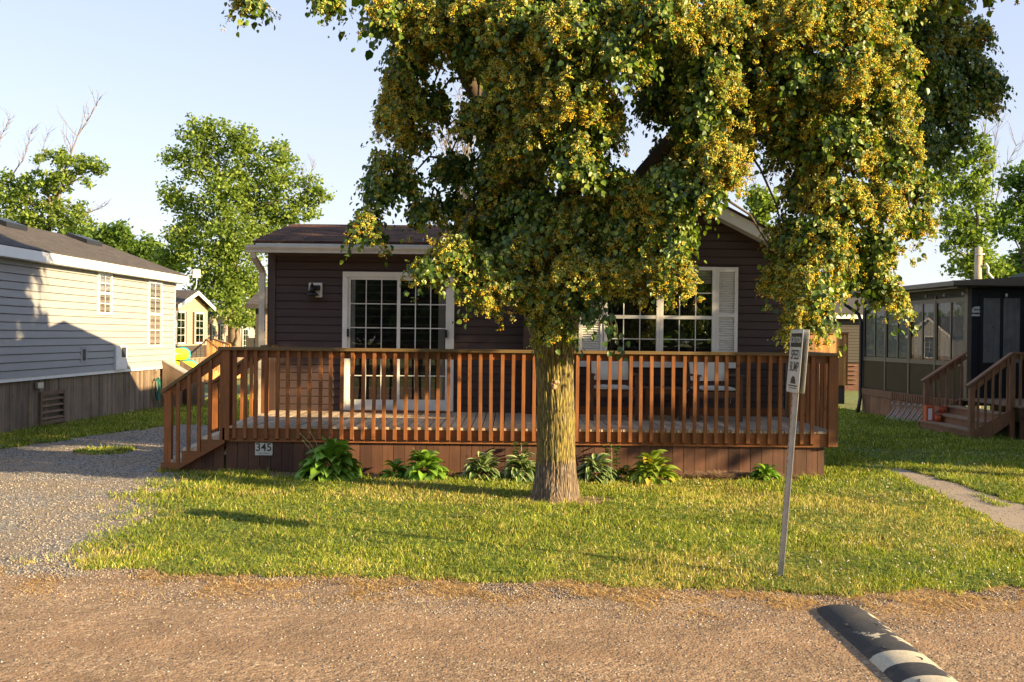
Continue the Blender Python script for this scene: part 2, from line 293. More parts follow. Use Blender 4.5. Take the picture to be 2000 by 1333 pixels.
# ------------------------------------------------------------------ mesh helpers
WM = {}
def thing(name, label, cat, loc=(0, 0, 0), rotz=0, group=None):
    o = bpy.data.objects.new(name, None); COL.objects.link(o); o.empty_display_size = 0.2
    o.location = loc; o.rotation_euler = (0, 0, rotz); o['label'] = label; o['category'] = cat
    if group: o['group'] = group
    WM[o.name] = (Matrix.Translation(Vector(loc)) @ Matrix.Rotation(rotz, 4, 'Z')).inverted()
    return o
def tag(o, label=None, cat=None, group=None, kind=None):
    if label: o['label'] = label
    if cat: o['category'] = cat
    if group: o['group'] = group
    if kind: o['kind'] = kind
    return o
def root_of(o):
    while o.parent: o = o.parent
    return o
class MB:
    def __init__(s): s.v = []; s.f = []; s.sm = []
    def add(s, vs, fs, smooth=False):
        b = len(s.v); s.v += [Vector(p) for p in vs]; s.f += [tuple(b+i for i in f) for f in fs]; s.sm += [smooth]*len(fs)
    def box(s, x0, x1, y0, y1, z0, z1, mat=None):
        if x1 < x0: x0, x1 = x1, x0
        if y1 < y0: y0, y1 = y1, y0
        if z1 < z0: z0, z1 = z1, z0
        vs = [Vector(p) for p in ((x0, y0, z0), (x1, y0, z0), (x1, y1, z0), (x0, y1, z0), (x0, y0, z1), (x1, y0, z1), (x1, y1, z1), (x0, y1, z1))]
        if mat: vs = [mat @ p for p in vs]
        s.add(vs, [(0, 3, 2, 1), (4, 5, 6, 7), (0, 1, 5, 4), (1, 2, 6, 5), (2, 3, 7, 6), (3, 0, 4, 7)])
    def bar(s, p, q, w, h, side=None):
        """box from p to q; w across `side`, h across the other axis"""
        p = Vector(p); q = Vector(q); d = (q-p).normalized()
        sd = Vector(side) if side else (Vector((0, 0, 1)) if abs(d.z) < 0.9 else Vector((1, 0, 0)))
        b = d.cross(sd).normalized(); a = b.cross(d).normalized()
        vs = []
        for e in (p, q):
            for i, j in ((-1, -1), (1, -1), (1, 1), (-1, 1)): vs.append(e + a*(w/2*i) + b*(h/2*j))
        s.add(vs, [(0, 1, 2, 3), (7, 6, 5, 4), (0, 4, 5, 1), (1, 5, 6, 2), (2, 6, 7, 3), (3, 7, 4, 0)])
    def prism(s, poly, ax, a, b):
        """poly of 2D points, extruded along axis ax from a to b (ax 0: (y,z), 1: (x,z), 2: (x,y))"""
        n = len(poly)
        def P(t, c): return {0: (c, t[0], t[1]), 1: (t[0], c, t[1]), 2: (t[0], t[1], c)}[ax]
        vs = [P(t, a) for t in poly] + [P(t, b) for t in poly]
        s.add(vs, [tuple(range(n)), tuple(range(2*n-1, n-1, -1))] + [(i, i+n, (i+1) % n+n, (i+1) % n) for i in range(n)])
    def tube(s, pts, rad, n=8, cap=True):
        pts = [Vector(p) for p in pts]
        if not hasattr(rad, '__len__'): rad = [rad]*len(pts)
        ref = Vector((0.31, 0.77, 0.55)); vs = []; fs = []
        prev = None
        for i, p in enumerate(pts):
            d = (pts[min(i+1, len(pts)-1)] - pts[max(i-1, 0)]).normalized()
            a = (prev - d*prev.dot(d)) if prev else d.cross(ref)
            if a.length < 1e-5: a = d.cross(Vector((1, 0, 0)))
            a.normalize(); prev = a; b = d.cross(a)
            for k in range(n):
                t = 2*math.pi*k/n; vs.append(p + (a*math.cos(t)+b*math.sin(t))*rad[i])
        for i in range(len(pts)-1):
            for k in range(n): fs.append((i*n+k, i*n+(k+1) % n, (i+1)*n+(k+1) % n, (i+1)*n+k))
        if cap: fs += [tuple(range(n-1, -1, -1)), tuple(range(len(vs)-n, len(vs)))]
        s.add(vs, fs, True)
    def ball(s, c, r, seg=10, ring=6):
        c = Vector(c); r = Vector(r) if hasattr(r, '__len__') else Vector((r, r, r)); vs = [c+Vector((0, 0, r.z))]
        for i in range(1, ring):
            t = math.pi*i/ring
            for k in range(seg):
                p = 2*math.pi*k/seg; vs.append(c+Vector((r.x*math.sin(t)*math.cos(p), r.y*math.sin(t)*math.sin(p), r.z*math.cos(t))))
        vs.append(c-Vector((0, 0, r.z))); fs = [(0, 1+k, 1+(k+1) % seg) for k in range(seg)]
        for i in range(ring-2):
            for k in range(seg): a = 1+i*seg; fs.append((a+k, a+seg+k, a+seg+(k+1) % seg, a+(k+1) % seg))
        a = 1+(ring-2)*seg; fs += [(a+k, len(vs)-1, a+(k+1) % seg) for k in range(seg)]
        s.add(vs, fs, True)
    def siding(s, org, u, width, z0, z1, course, nrm, rng_=None, lip=0.02):
        """lap courses; org at u=0,z=0 (world/local), u direction, nrm outward; rng_(z)->(u0,u1)"""
        org = Vector(org); u = Vector(u); n_ = Vector(nrm); z = z0
        def P(uu, zz, o): return org + u*uu + n_*o + Vector((0, 0, zz))
        while z < z1-1e-4:
            zt = min(z+course, z1)
            a0, a1 = rng_(z) if rng_ else (0, width); b0, b1 = rng_(zt) if rng_ else (0, width)
            fm = 1-min(0.022, (zt-z)*0.3)/(zt-z); zm = z+(zt-z)*fm
            m0, m1 = (a0+(b0-a0)*fm, a1+(b1-a1)*fm)
            s.add([P(a0, z, 0), P(a1, z, 0), P(a1, z, lip), P(a0, z, lip)], [(0, 1, 2, 3)])
            s.add([P(a0, z, lip), P(a1, z, lip), P(m1, zm, lip*0.55), P(m0, zm, lip*0.55)], [(0, 1, 2, 3)])
            s.add([P(m0, zm, lip*0.55), P(m1, zm, lip*0.55), P(b1, zt, 0), P(b0, zt, 0)], [(0, 1, 2, 3)])
            z = zt
    def build(s, name, mat, parent=None, local=False, origin=None):
        me = bpy.data.meshes.new(name)
        vs = s.v
        if parent is not None and not local:
            W = WM[root_of(parent).name]; vs = [W @ p for p in vs]
        off = Vector((0, 0, 0))
        if parent is None and origin is not None:
            off = Vector(origin); vs = [p-off for p in vs]
        me.from_pydata([tuple(p) for p in vs], [], s.f); me.update()
        if any(s.sm): me.polygons.foreach_set('use_smooth', s.sm)
        if mat: me.materials.append(M[mat] if isinstance(mat, str) else mat)
        o = bpy.data.objects.new(name, me); COL.objects.link(o)
        if parent is not None: o.parent = parent
        o.location = off if parent is None else (0, 0, 0)
        return o
def bulk(name, V, faces, mat, cols=None, parent=None, smooth=False):
    """V (n,3) array, faces list of int arrays (m,k); cols (n,3) per vertex"""
    me = bpy.data.meshes.new(name)
    if parent is not None:
        W = np.array(WM[root_of(parent).name]); V = V @ W[:3, :3].T + W[:3, 3]
    me.vertices.add(len(V)); me.vertices.foreach_set('co', V.astype(np.float32).ravel())
    loops = np.concatenate([f.ravel() for f in faces]); tot = np.concatenate([np.full(len(f), f.shape[1]) for f in faces])
    st = np.concatenate([[0], np.cumsum(tot)[:-1]])
    me.loops.add(len(loops)); me.loops.foreach_set('vertex_index', loops.astype(np.int32))
    me.polygons.add(len(tot)); me.polygons.foreach_set('loop_start', st.astype(np.int32)); me.polygons.foreach_set('loop_total', tot.astype(np.int32))
    if smooth: me.polygons.foreach_set('use_smooth', np.ones(len(tot), bool))
    if cols is not None:
        a = me.color_attributes.new('Col', 'FLOAT_COLOR', 'POINT')
        a.data.foreach_set('color', np.concatenate([cols, np.ones((len(cols), 1))], 1).astype(np.float32).ravel())
    me.update(calc_edges=True); me.materials.append(M[mat])
    o = bpy.data.objects.new(name, me); COL.objects.link(o)
    if parent is not None: o.parent = parent
    return o
def scatter(tv, tf, pos, A, B, C, sc):
    """template verts tv (k,3) expressed on axes A,B,C (N,3) with scale (N,)"""
    V = pos[:, None, :] + sc[:, None, None]*(tv[None, :, 0:1]*A[:, None, :] + tv[None, :, 1:2]*B[:, None, :] + tv[None, :, 2:3]*C[:, None, :])
    k = len(tv); off = (np.arange(len(pos))*k)[:, None, None]
    return V.reshape(-1, 3), [(np.array(f)[None] + off).reshape(-1, len(f[0])) for f in tf]
def unit(a): return a/np.maximum(np.linalg.norm(a, axis=1, keepdims=True), 1e-9)
def frames(axis, ref):
    B = unit(axis); A = unit(np.cross(B, ref)); C = np.cross(A, B); return A, B, C
def dup(root, loc, rotz=None, label=None, name=None):
    r = root.copy(); COL.objects.link(r); r.location = loc
    if rotz is not None: r.rotation_euler = (0, 0, rotz)
    if label: r['label'] = label
    for ch in list(root.children):
        c = ch.copy(); COL.objects.link(c); c.parent = r
        for g in list(ch.children):
            d = g.copy(); COL.objects.link(d); d.parent = c
    return r
def text(body, size, mat, parent, loc, rot, name='lettering', sx=1.0, ext=0.001, align='CENTER', bold=0.0):
    cu_ = bpy.data.curves.new(name, 'FONT'); cu_.body = body; cu_.size = size; cu_.extrude = ext; cu_.offset = bold
    cu_.align_x = align; cu_.align_y = 'CENTER'; cu_.materials.append(M[mat])
    o = bpy.data.objects.new(name, cu_); COL.objects.link(o); bpy.context.view_layer.update(); me_ = bpy.data.meshes.new_from_object(o.evaluated_get(bpy.context.evaluated_depsgraph_get()))
    bpy.data.objects.remove(o); o = bpy.data.objects.new(name, me_); COL.objects.link(o); o.parent = parent; o.location = loc; o.rotation_euler = rot; o.scale = (sx, 1, 1)
    return o

# ================================================================== GROUND
def nz(x, y, s, seed=0): return mnoise.noise(Vector((x*s+seed, y*s-seed*1.7, seed*0.37)))
def road_edge(x):
    base = np.interp(x, [-9, -4, -3, 0, 1.2, 2.0, 3.0, 5, 9], [7.6, 7.35, 7.2, 7.02, 6.85, 6.72, 6.85, 7.25, 7.5])
    return base + 0.15*nz(x, 0, 1.6, 3) + 0.08*nz(x, 0, 6, 5)
def drive_right(y):
    b = np.interp(y, [6.6, 7.3, 8.2, 9.7, 11.2, 12.0, 12.6, 14, 20], [-2.9, -3.35, -3.45, -3.6, -3.95, -4.15, -4.1, -4.0, -4.0])
    return b + 0.10*nz(0, y, 1.7, 9) + 0.06*nz(0, y, 6, 2)
def drive_left(y):
    return np.interp(y, [5, 12, 14.5, 17, 19.6], [-8.1, -7.9, -7.55, -7.2, -6.6]) + 0.12*nz(0, y, 1.4, 19)
def path_lr(y):
    l = np.interp(y, [7.0, 8.2, 9, 10.6, 12, 13.3, 14.1], [4.35, 4.5, 4.6, 4.78, 4.9, 5.0, 5.1]) + 0.05*nz(1, y, 2.5, 31)
    r = np.interp(y, [7.0, 8.2, 9, 10.6, 12, 13.3, 14.1], [5.6, 5.55, 5.5, 5.42, 5.4, 5.36, 5.2]) + 0.06*nz(2, y, 2.5, 37)
    return l, r
def sheet(name, ys, lr, z, mat, cols=24):
    V = []; Fc = []
    for i, y in enumerate(ys):
        l, r = lr(y)
        for k in range(cols+1):
            V.append((l+(r-l)*k/cols, y, gz(y)+z))
    for i in range(len(ys)-1):
        for k in range(cols):
            a = i*(cols+1)+k; Fc.append((a, a+1, a+cols+2, a+cols+1))
    o = bulk(name, np.array(V, float), [np.array(Fc)], mat); tag(o, kind='structure'); return o
ys = [-300, -60, -10, 12.4, 30, 62, 120, 400, 1500]
sheet('ground', ys, lambda y: (-1500, 1500), 0.0, 'turf', 1)
# road: long strip along x, jagged far edge
xs = np.concatenate([np.linspace(-60, -9, 12)[:-1], np.arange(-9, 9, 0.04), np.linspace(9, 60, 12)])
V = []; Fc = []
for i, x in enumerate(xs):
    e = float(road_edge(float(np.clip(x, -9, 9))))
    for k, y in enumerate((-2.0, 5.5, e-0.62, e-0.3, e+0.02)): V.append((x, y, 0.004))
for i in range(len(xs)-1):
    for k in range(4): a = i*5+k; Fc.append((a, a+1, a+6, a+5))
Fc = np.array(Fc)[:, ::-1]
tag(bulk('road_verge', np.array(V), [Fc], 'dirt'), kind='structure')
V2 = np.array(V); V2[:, 2] = 0.008
for i, x in enumerate(xs):
    e = V2[i*5+4, 1]
    V2[i*5+4, 1] = e-0.36-0.30*nz(x, 0, 1.1, 12)-0.16*nz(x, 1, 4, 13)-0.05*nz(x, 1, 17, 15)+0.06; V2[i*5+3, 1] = V2[i*5+4, 1]-0.3; V2[i*5+2, 1] = V2[i*5+4, 1]-0.7
tag(bulk('road', V2, [Fc], 'road'), kind='structure')
yy = list(np.arange(6.6, 12.4, 0.05)) + list(np.arange(12.4, 19.7, 0.06))
def dlr(y):
    l, r = float(drive_left(y)), float(drive_right(y))+(0.16 if y < 12.3 else 0)+0.12*nz(3, y, 3.1, 61)
    if y > 18.9: r -= (y-18.9)*1.0
    return l, max(r, l+0.05)
sheet('driveway', yy, dlr, 0.006, 'gravel', 30)
yp = list(np.arange(7.2, 12.4, 0.05)) + list(np.arange(12.4, 14.1, 0.05))
sheet('footpath', yp, path_lr, 0.005, 'path', 16)

# ------------------------------------------------------------------ lawn blades
def vnoise(x, y, s, seed):
    """vectorised smooth value noise"""
    X = x*s+seed*13.1; Y = y*s-seed*7.7; xi = np.floor(X).astype(int); yi = np.floor(Y).astype(int); fx = X-xi; fy = Y-yi
    fx = fx*fx*(3-2*fx); fy = fy*fy*(3-2*fy)
    def h(a, b):
        n = (a*374761393 + b*668265263 + seed*1274126177) & 0x7fffffff; n = ((n ^ (n >> 13))*1103515245) & 0x7fffffff
        return ((n ^ (n >> 16)) & 0xffff)/65535.0
    return (h(xi, yi)*(1-fx)+h(xi+1, yi)*fx)*(1-fy) + (h(xi, yi+1)*(1-fx)+h(xi+1, yi+1)*fx)*fy
xg = np.linspace(-12, 14, 1041); RE = np.array([float(road_edge(float(v))) for v in xg])
yg = np.linspace(6, 30, 961); DR = np.array([float(drive_right(float(v))) for v in yg]); DL = np.array([float(drive_left(float(v))) for v in yg])
PL = np.array([path_lr(float(v))[0] for v in yg]); PR = np.array([path_lr(float(v))[1] for v in yg])
def mask(x, y):
    n1 = vnoise(x, y, 3.0, 1); n2 = vnoise(x, y, 11, 2)
    e = np.interp(x, xg, RE); j = (n2-0.5)*0.16
    p = np.clip((y-e+0.03+j)/0.05, 0, 1)
    dr = np.interp(y, yg, DR); dl = np.interp(y, yg, DL)
    soft = np.clip(((x-dr)+(n1-0.5)*0.8+(n2-0.5)*0.5)/0.75+0.35, 0, 1)**1.4; p = np.where((x < dr+1.2) & (x > dl+1) & (y < 12.3), p*soft, p)
    ind = (x < dr-0.25+(n1-0.5)*0.35+j) & (x > dl+(n1-0.5)*0.3+j) & (y < 19.5+(n1-0.5)*0.5)
    tuft = (vnoise(x, y, 1.25, 6)*0.6+vnoise(x, y, 4.1, 7)*0.4)
    front = np.clip((10.5-y)/4, 0, 1)
    inm = np.clip((tuft-0.53+front*0.16)/0.22, 0, 1)*0.55
    # one isolated green patch in the gravel
    inm = np.where(y > 11.5, 0.0, inm)
    inm = np.maximum(inm, (((x+5.95)/0.45)**2+((y-14.6)/0.55)**2 < 0.8+0.5*(n2-0.5))*1.0)
    p = np.where(ind, np.minimum(p, inm), p)
    pl = np.interp(y, yg, PL); pr = np.interp(y, yg, PR)
    onp = (x > pl+j*0.6) & (x < pr+j*0.8) & (y < 14.0+j)
    p = np.where(onp, p*np.clip((tuft-0.66)/0.05, 0, 1)*0.7, p)
    bed = (y > 12.02+j) & (x > -3.0) & (x < 3.55) & (y < 12.6)
    p = np.where(bed, p*0.12, p)
    r2 = np.hypot((x-0.62)/0.62, (y-10.55)/0.36)
    p = np.where(r2 < 0.8+(n2-0.5)*0.6, p*0.12, p)
    return p
def blocked(x, y):
    b = (x > -3.62) & (x < 3.98) & (y > 12.42) & (y < 15)
    b |= (x > -3.7) & (x < 4.2) & (y > 14.6) & (y < 19.3)
    b |= (x > -4.25) & (x < -3.6) & (y > 12.4) & (y < 14.6)
    b |= (x < -8.75) & (y < 25.5)
    b |= (x > 9.1) & (y > 17.8)
    return b
def lawn_points(n, y0, y1, xm):
    y = 1/(1/y0 + rng.random(n)*(1/y1-1/y0)) if True else None
    y = y0*(y1/y0)**rng.random(n)
    x = (rng.random(n)*2-1)*y*xm
    return x, y
N1 = 1200000
x, y = lawn_points(N1, 6.6, 30, 0.74)
k = (rng.random(N1) < mask(x, y)*(0.55+0.45*np.clip((vnoise(x, y, 6, 16)-0.25)*4, 0, 1))) & ~blocked(x, y); x = x[k]; y = y[k]; n = len(x)
dsc = np.clip(y/9, 0.85, 3.2)
pn = vnoise(x, y, 0.9, 11)*0.5+vnoise(x, y, 3.3, 12)*0.3+vnoise(x, y, 9, 13)*0.2
dry = np.clip((pn-0.46)*6, 0, 1)*np.clip((15-y)/3, 0.1, 1)
edge = np.clip(1-(y-np.interp(x, xg, RE))/0.35, 0, 1)
dry = np.clip(dry+edge*0.45*rng.random(n), 0, 1)
c_g = np.array([[0.14, 0.19, 0.018], [0.21, 0.26, 0.026], [0.33, 0.35, 0.05], [0.075, 0.12, 0.016]])[rng.integers(0, 4, n)]
c_d = np.array([[0.46, 0.39, 0.12], [0.38, 0.34, 0.08], [0.55, 0.46, 0.2], [0.30, 0.21, 0.08]])[rng.integers(0, 4, n)]
isd = rng.random(n) < (0.13+dry*0.5)
col = np.where(isd[:, None], c_d, c_g)*(0.75+0.5*rng.random((n, 1)))*1.13*(0.72+0.62*vnoise(x, y, 1.7, 17)*0.6+0.62*vnoise(x, y, 5.5, 18)*0.4)[:, None]
hgt = (0.016+0.028*rng.random(n)+0.03*(rng.random(n) < 0.05))*(0.45+0.6*vnoise(x, y, 2.2, 14)+0.65*vnoise(x, y, 8, 15))*dsc**0.5
wid = 0.0052*dsc*(0.7+0.6*rng.random(n))
ang = rng.random(n)*2*np.pi; lean = (0.15+0.75*rng.random(n))*hgt; la = rng.random(n)*2*np.pi
base = np.stack([x, y, gza(y)+0.002], 1); side = np.stack([np.cos(ang), np.sin(ang), 0*ang], 1)*wid[:, None]
ln = np.stack([np.cos(la)*lean, np.sin(la)*lean, 0*la], 1)
mid = base + ln*0.35 + np.array([0, 0, 1.0])*(hgt*0.6)[:, None]; tip = base + ln + np.array([0, 0, 1.0])*hgt[:, None]
V = np.stack([base-side*0.6, base+side*0.6, mid+side*0.5, mid-side*0.5, tip], 1).reshape(-1, 3)
o5 = (np.arange(n)*5)[:, None]
tag(bulk('grass', V, [o5+np.array([[0, 1, 2, 3]]), o5+np.array([[3, 2, 4]])], 'grass', np.repeat(col, 5, 0)), kind='stuff')
# clover leaves: small flat triplets
N2 = 150000
x, y = lawn_points(N2, 6.7, 16, 0.56)
k = (rng.random(N2) < mask(x, y)*np.clip((vnoise(x, y, 1.4, 21)-0.42)*5, 0.05, 1)) & ~blocked(x, y); x = x[k]; y = y[k]; n = len(x)
tri = []
for a in (0, 2.1, 4.2):
    c, s_ = math.cos(a), math.sin(a); tri += [(0, 0, 0), (c*0.7-s_*0.45, s_*0.7+c*0.45, 0.15), (c*1.1, s_*1.1, 0.05), (c*0.7+s_*0.45, s_*0.7-c*0.45, 0.15)]
ang = rng.random(n)*6.28; A = np.stack([np.cos(ang), np.sin(ang), 0.3*(rng.random(n)-.5)], 1); C = unit(np.stack([0.5*(rng.random(n)-.5), 0.5*(rng.random(n)-.5)-0.3, np.ones(n)], 1)); B = np.cross(C, A)
pos = np.stack([x, y, gza(y)+0.015+0.02*rng.random(n)], 1)
Vc, Fcl = scatter(np.array(tri), [[(0, 1, 2, 3), (4, 5, 6, 7), (8, 9, 10, 11)]], pos, A, B, C, 0.0135*np.clip(y/9, 0.9, 2)*(0.7+0.6*rng.random(n)))
col = np.array([[0.15, 0.22, 0.035], [0.09, 0.16, 0.03], [0.26, 0.29, 0.06]])[rng.integers(0, 3, n)]*(0.7+0.6*rng.random((n, 1)))
tag(bulk('clover', Vc, Fcl, 'grass', np.repeat(col, 12, 0)), kind='stuff')
# white clover heads
OCT = np.array([(1, 0, 0), (-1, 0, 0), (0, 1, 0), (0, -1, 0), (0, 0, 1), (0, 0, -1)], float)
OCF = [[(0, 2, 4), (2, 1, 4), (1, 3, 4), (3, 0, 4), (2, 0, 5), (1, 2, 5), (3, 1, 5), (0, 3, 5)]]
def octs(name, pos, sc, col, mat, squash=1.0, kind='stuff', parent=None, cv=0.3, jitter=0.25):
    n = len(pos); ang = rng.random(n)*6.28; tl = (rng.random((n, 2))-0.5)*jitter*2
    C = unit(np.stack([tl[:, 0], tl[:, 1], np.ones(n)], 1)); A = unit(np.cross(np.stack([np.cos(ang), np.sin(ang), 0*ang], 1), C)); B = np.cross(C, A)
    tv = OCT.copy(); tv[:, 2] *= squash
    V, Fx = scatter(tv, OCF, pos, A, B, C, sc)
    V = V + (rng.random(V.shape)-0.5)*np.repeat(sc, 6)[:, None]*0.55
    o = bulk(name, V, Fx, mat, np.repeat(col*(1-cv/2+cv*rng.random((n, 1))), 6, 0), parent)
    if kind: tag(o, kind=kind)
    return o
N3 = 3600
x, y = lawn_points(N3, 6.9, 24, 0.56)
k = (rng.random(N3) < mask(x, y)*(0.06+0.5*(vnoise(x, y, 0.5, 31) > 0.5)*(x > 1))) & ~blocked(x, y) & (mask(x, y) > 0.5); x = x[k]; y = y[k]; n = len(x)
octs('clover_blossom', np.stack([x, y, gza(y)+0.05+0.02*rng.random(n)], 1), 0.0075*(0.8+0.5*rng.random(n))*np.clip(y/9, 1, 1.4), np.tile([[0.48, 0.42, 0.32]], (n, 1)), 'stone')
# loose stones
def stones(name, n, gen, smin, smax, pal):
    x, y = gen(n); n = len(x); s = smin+(smax-smin)*rng.random(n)**2.5
    pal = np.array(pal); c = pal[rng.integers(0, len(pal), n)]
    return octs(name, np.stack([x, y, gza(y)+0.006+s*0.15], 1), s, c, 'stone', 0.6, jitter=0.5)
def g_road(n):
    y = 4.7+2.7*rng.random(n)**0.8; x = (rng.random(n)*2-1)*y*0.55
    e = np.interp(x, xg, RE); d = e-y
    keep = (d > -0.05) & (rng.random(n) < np.where(d < 0.85, 1.0, 0.24)*(0.35+vnoise(x, y, 2.5, 41)))
    return x[keep], y[keep]
PAL = [(0.32, 0.26, 0.2), (0.22, 0.17, 0.13), (0.15, 0.13, 0.12), (0.45, 0.39, 0.32), (0.27, 0.2, 0.14), (0.2, 0.18, 0.17), (0.09, 0.08, 0.075)]
stones('gravel', 70000, g_road, 0.004, 0.0105, PAL)
def g_drive(n):
    y = 7.0*(19.5/7.0)**rng.random(n); x = -8.2+5.2*rng.random(n)
    dr = np.interp(y, yg, DR); dl = np.interp(y, yg, DL); keep = (x < dr+0.15+0.6*(rng.random(n)**2)) & (x > dl) & (np.abs(x) < y*0.54) & ~blocked(x, y)
    return x[keep], y[keep]
stones('drive_gravel', 42000, g_drive, 0.006, 0.015, [(0.25, 0.225, 0.195), (0.17, 0.155, 0.135), (0.36, 0.32, 0.275), (0.11, 0.105, 0.1), (0.34, 0.28, 0.21)])
def g_path(n):
    y = 8.0+6*rng.random(n); x = 4.4+1.2*rng.random(n); l = np.interp(y, yg, PL); r = np.interp(y, yg, PR); k = (x > l) & (x < r); return x[k], y[k]
stones('path_gravel', 2500, g_path, 0.003, 0.008, PAL)
# thatch: dead straw lying along the verge
def straw(name, x, y, ln, cols, lift=0.012, wid=0.0022):
    n = len(x); a = rng.random(n)*np.pi; d = np.stack([np.cos(a), np.sin(a), (rng.random(n)-0.35)*0.5], 1)*ln[:, None]
    s_ = np.stack([-np.sin(a), np.cos(a), 0*a], 1)*wid; b = np.stack([x, y, gza(y)+lift*rng.random(n)+0.008], 1)
    V = np.stack([b-s_, b+s_, b+d+s_*0.3, b+d-s_*0.3], 1).reshape(-1, 3)
    V[:, 2] = np.maximum(V[:, 2], np.repeat(gza(y), 4)+0.009)
    c = np.array(cols)[rng.integers(0, len(cols), n)]*(0.7+0.6*rng.random((n, 1)))
    return tag(bulk(name, V, [(np.arange(n)*4)[:, None]+np.array([[0, 1, 2, 3]])], 'grass', np.repeat(c, 4, 0)), kind='stuff')
n = 70000; x = (rng.random(n)*2-1)*4.3; e = np.interp(x, xg, RE); off = rng.normal(0.3, 0.3, n); y = e-off
k = (vnoise(x, y, 3.2, 51)*0.6+vnoise(x, y, 8, 52)*0.4 > 0.36+0.28*rng.random(n)) & (rng.random(n) < np.exp(-np.abs(off-0.2)*2.2)); x = x[k]; y = y[k]
straw('dry_thatch', x, y, 0.015+0.04*rng.random(len(x)), [(0.58, 0.36, 0.12), (0.70, 0.46, 0.17), (0.34, 0.18, 0.06), (0.80, 0.60, 0.30), (0.22, 0.13, 0.06)])
n = 5000; x = 2.75+0.28*rng.normal(0, 1, n); y = 12.25+0.09*rng.normal(0, 1, n); k = (y < 12.43)
straw('mulch_straw', x[k], y[k], 0.05+0.08*rng.random(k.sum()), [(0.35, 0.24, 0.17), (0.5, 0.37, 0.27), (0.22, 0.14, 0.1)], 0.07, 0.003)
# bed of soil in front of the skirt and round the trunk
sheet('planting_bed', [12.0, 12.1, 12.2, 12.3, 12.4, 12.46], lambda y: (-3.0, 3.5), 0.005, 'dirt', 30)
n = 48; V = [(0.62, 10.56, 0.006)] + [(0.62+(0.55+0.12*math.sin(5*t)+0.06*math.sin(11*t))*math.cos(t), 10.56+(0.33+0.06*math.sin(3*t+1))*math.sin(t), 0.006) for t in [2*math.pi*i/n for i in range(n)]]
tag(bulk('bare_soil', np.array(V), [np.array([(0, 1+i, 1+(i+1) % n) for i in range(n)])], 'dirt'), kind='structure')

# ================================================================== BROWN HOME
HY = 14.95; GY = 14.78
home = thing('mobile_home', 'dark brown sided home with white windows behind the front deck', 'house', (0.25, 17.1, -0.06))
m = MB()
m.siding((-3.66, HY, 0), (1, 0, 0), 3.9, 0.45, 3.0, 0.119, (0, -1, 0))
m.siding((-3.66, 19.25, 0), (0, -1, 0), 4.3, 0.45, 3.0, 0.119, (-1, 0, 0), lambda z: (0, 4.3) if z < 2.98 else (0, 4.3))
m.box(-3.65, 0.2, HY+0.002, 19.24, 0.4, 2.99)
m.prism([(HY+0.01, 2.99), (19.24, 2.99), (17.1, 3.52)], 0, -3.65, 0.2)
m.build('side_wall', 'brown_siding', home); 
GX0, GX1 = 0.19, 4.15; AX = 2.17; APX = 4.02
def gr(z):
    if z <= 3.02: return (0, GX1-GX0)
    t = (z-3.02)/(APX-3.02); return ((AX-GX0)*t, (GX1-GX0)-(GX1-AX)*t)
m = MB(); m.siding((GX0, GY, 0), (1, 0, 0), 0, 0.45, APX, 0.119, (0, -1, 0), gr)
m.box(GX0+0.005, GX1-0.005, GY+0.002, 19.2, 0.4, 3.0)
m.prism([(GX0+0.01, 3.0), (GX1-0.01, 3.0), (AX, APX-0.02)], 1, GY+0.003, 19.2)
m.build('gable_wall', 'brown_siding', home)
m = MB()
for (x0, yy_) in ((-3.67, HY), (GX0-0.02, GY), (GX1-0.09, GY)): m = MB(); m.box(x0, x0+0.115, yy_-0.035, yy_+0.1, 0.45, 3.0); m.build('corner_trim', 'brown_trim', home)
m = MB()
m.box(GX1, GX1+0.012, GY-0.03, GY+0.1, 0.45, 3.0)
m.build('side_trim', 'brown_trim', home); m = MB(); m.box(-3.56, GX0-0.02, HY-0.02, HY+0.02, 2.9, 3.0)
m.build('top_trim', 'brown_trim', home)
# roofs (slabs with thickness)
def slab(m, a, b, c, d, t):
    a, b, c, d = map(Vector, (a, b, c, d)); n = (b-a).cross(d-a).normalized()
    if n.z < 0: n = -n
    vs = [a, b, c, d] + [p-n*t for p in (a, b, c, d)]
    m.add(vs, [(0, 1, 2, 3), (7, 6, 5, 4), (0, 4, 5, 1), (1, 5, 6, 2), (2, 6, 7, 3), (3, 7, 4, 0)])
RZ = 3.62; EZ = 3.09
m = MB()
slab(m, (-3.80, 14.52, EZ), (0.6, 14.52, EZ), (0.6, 17.1, RZ), (-3.80, 17.1, RZ), 0.03)
slab(m, (-3.80, 19.7, EZ), (0.6, 19.7, EZ), (0.6, 17.1, RZ), (-3.80, 17.1, RZ), 0.03)
rf = m.build('roof', 'shingle_brown', home)
m = MB(); m.box(-3.79, 0.0, 14.535, 14.56, 2.985, 3.055); m.box(-3.79, -3.76, 14.53, 14.56, 2.95, 3.12)
m.prism([(14.53, EZ-0.035), (17.1, RZ-0.035), (19.7, EZ-0.035), (19.7, EZ-0.19), (17.1, RZ-0.19), (14.53, EZ-0.19)], 0, -3.785, -3.76)
m.box(-3.76, 0.0, 14.56, HY+0.01, 2.955, 2.985)
m.build('fascia', 'white_trim', home)
sl_ = (4.10-2.93)/(4.45-AX)
m = MB()
for sg in (-1, 1):
    xe = AX+sg*2.30
    slab(m, (AX, 14.38, 4.12), (AX, 19.4, 4.12), (xe, 19.4, 4.12-2.30*sl_), (xe, 14.38, 4.12-2.30*sl_), 0.035)
m.build('gable_roof', 'shingle_brown_y', home)
m = MB()
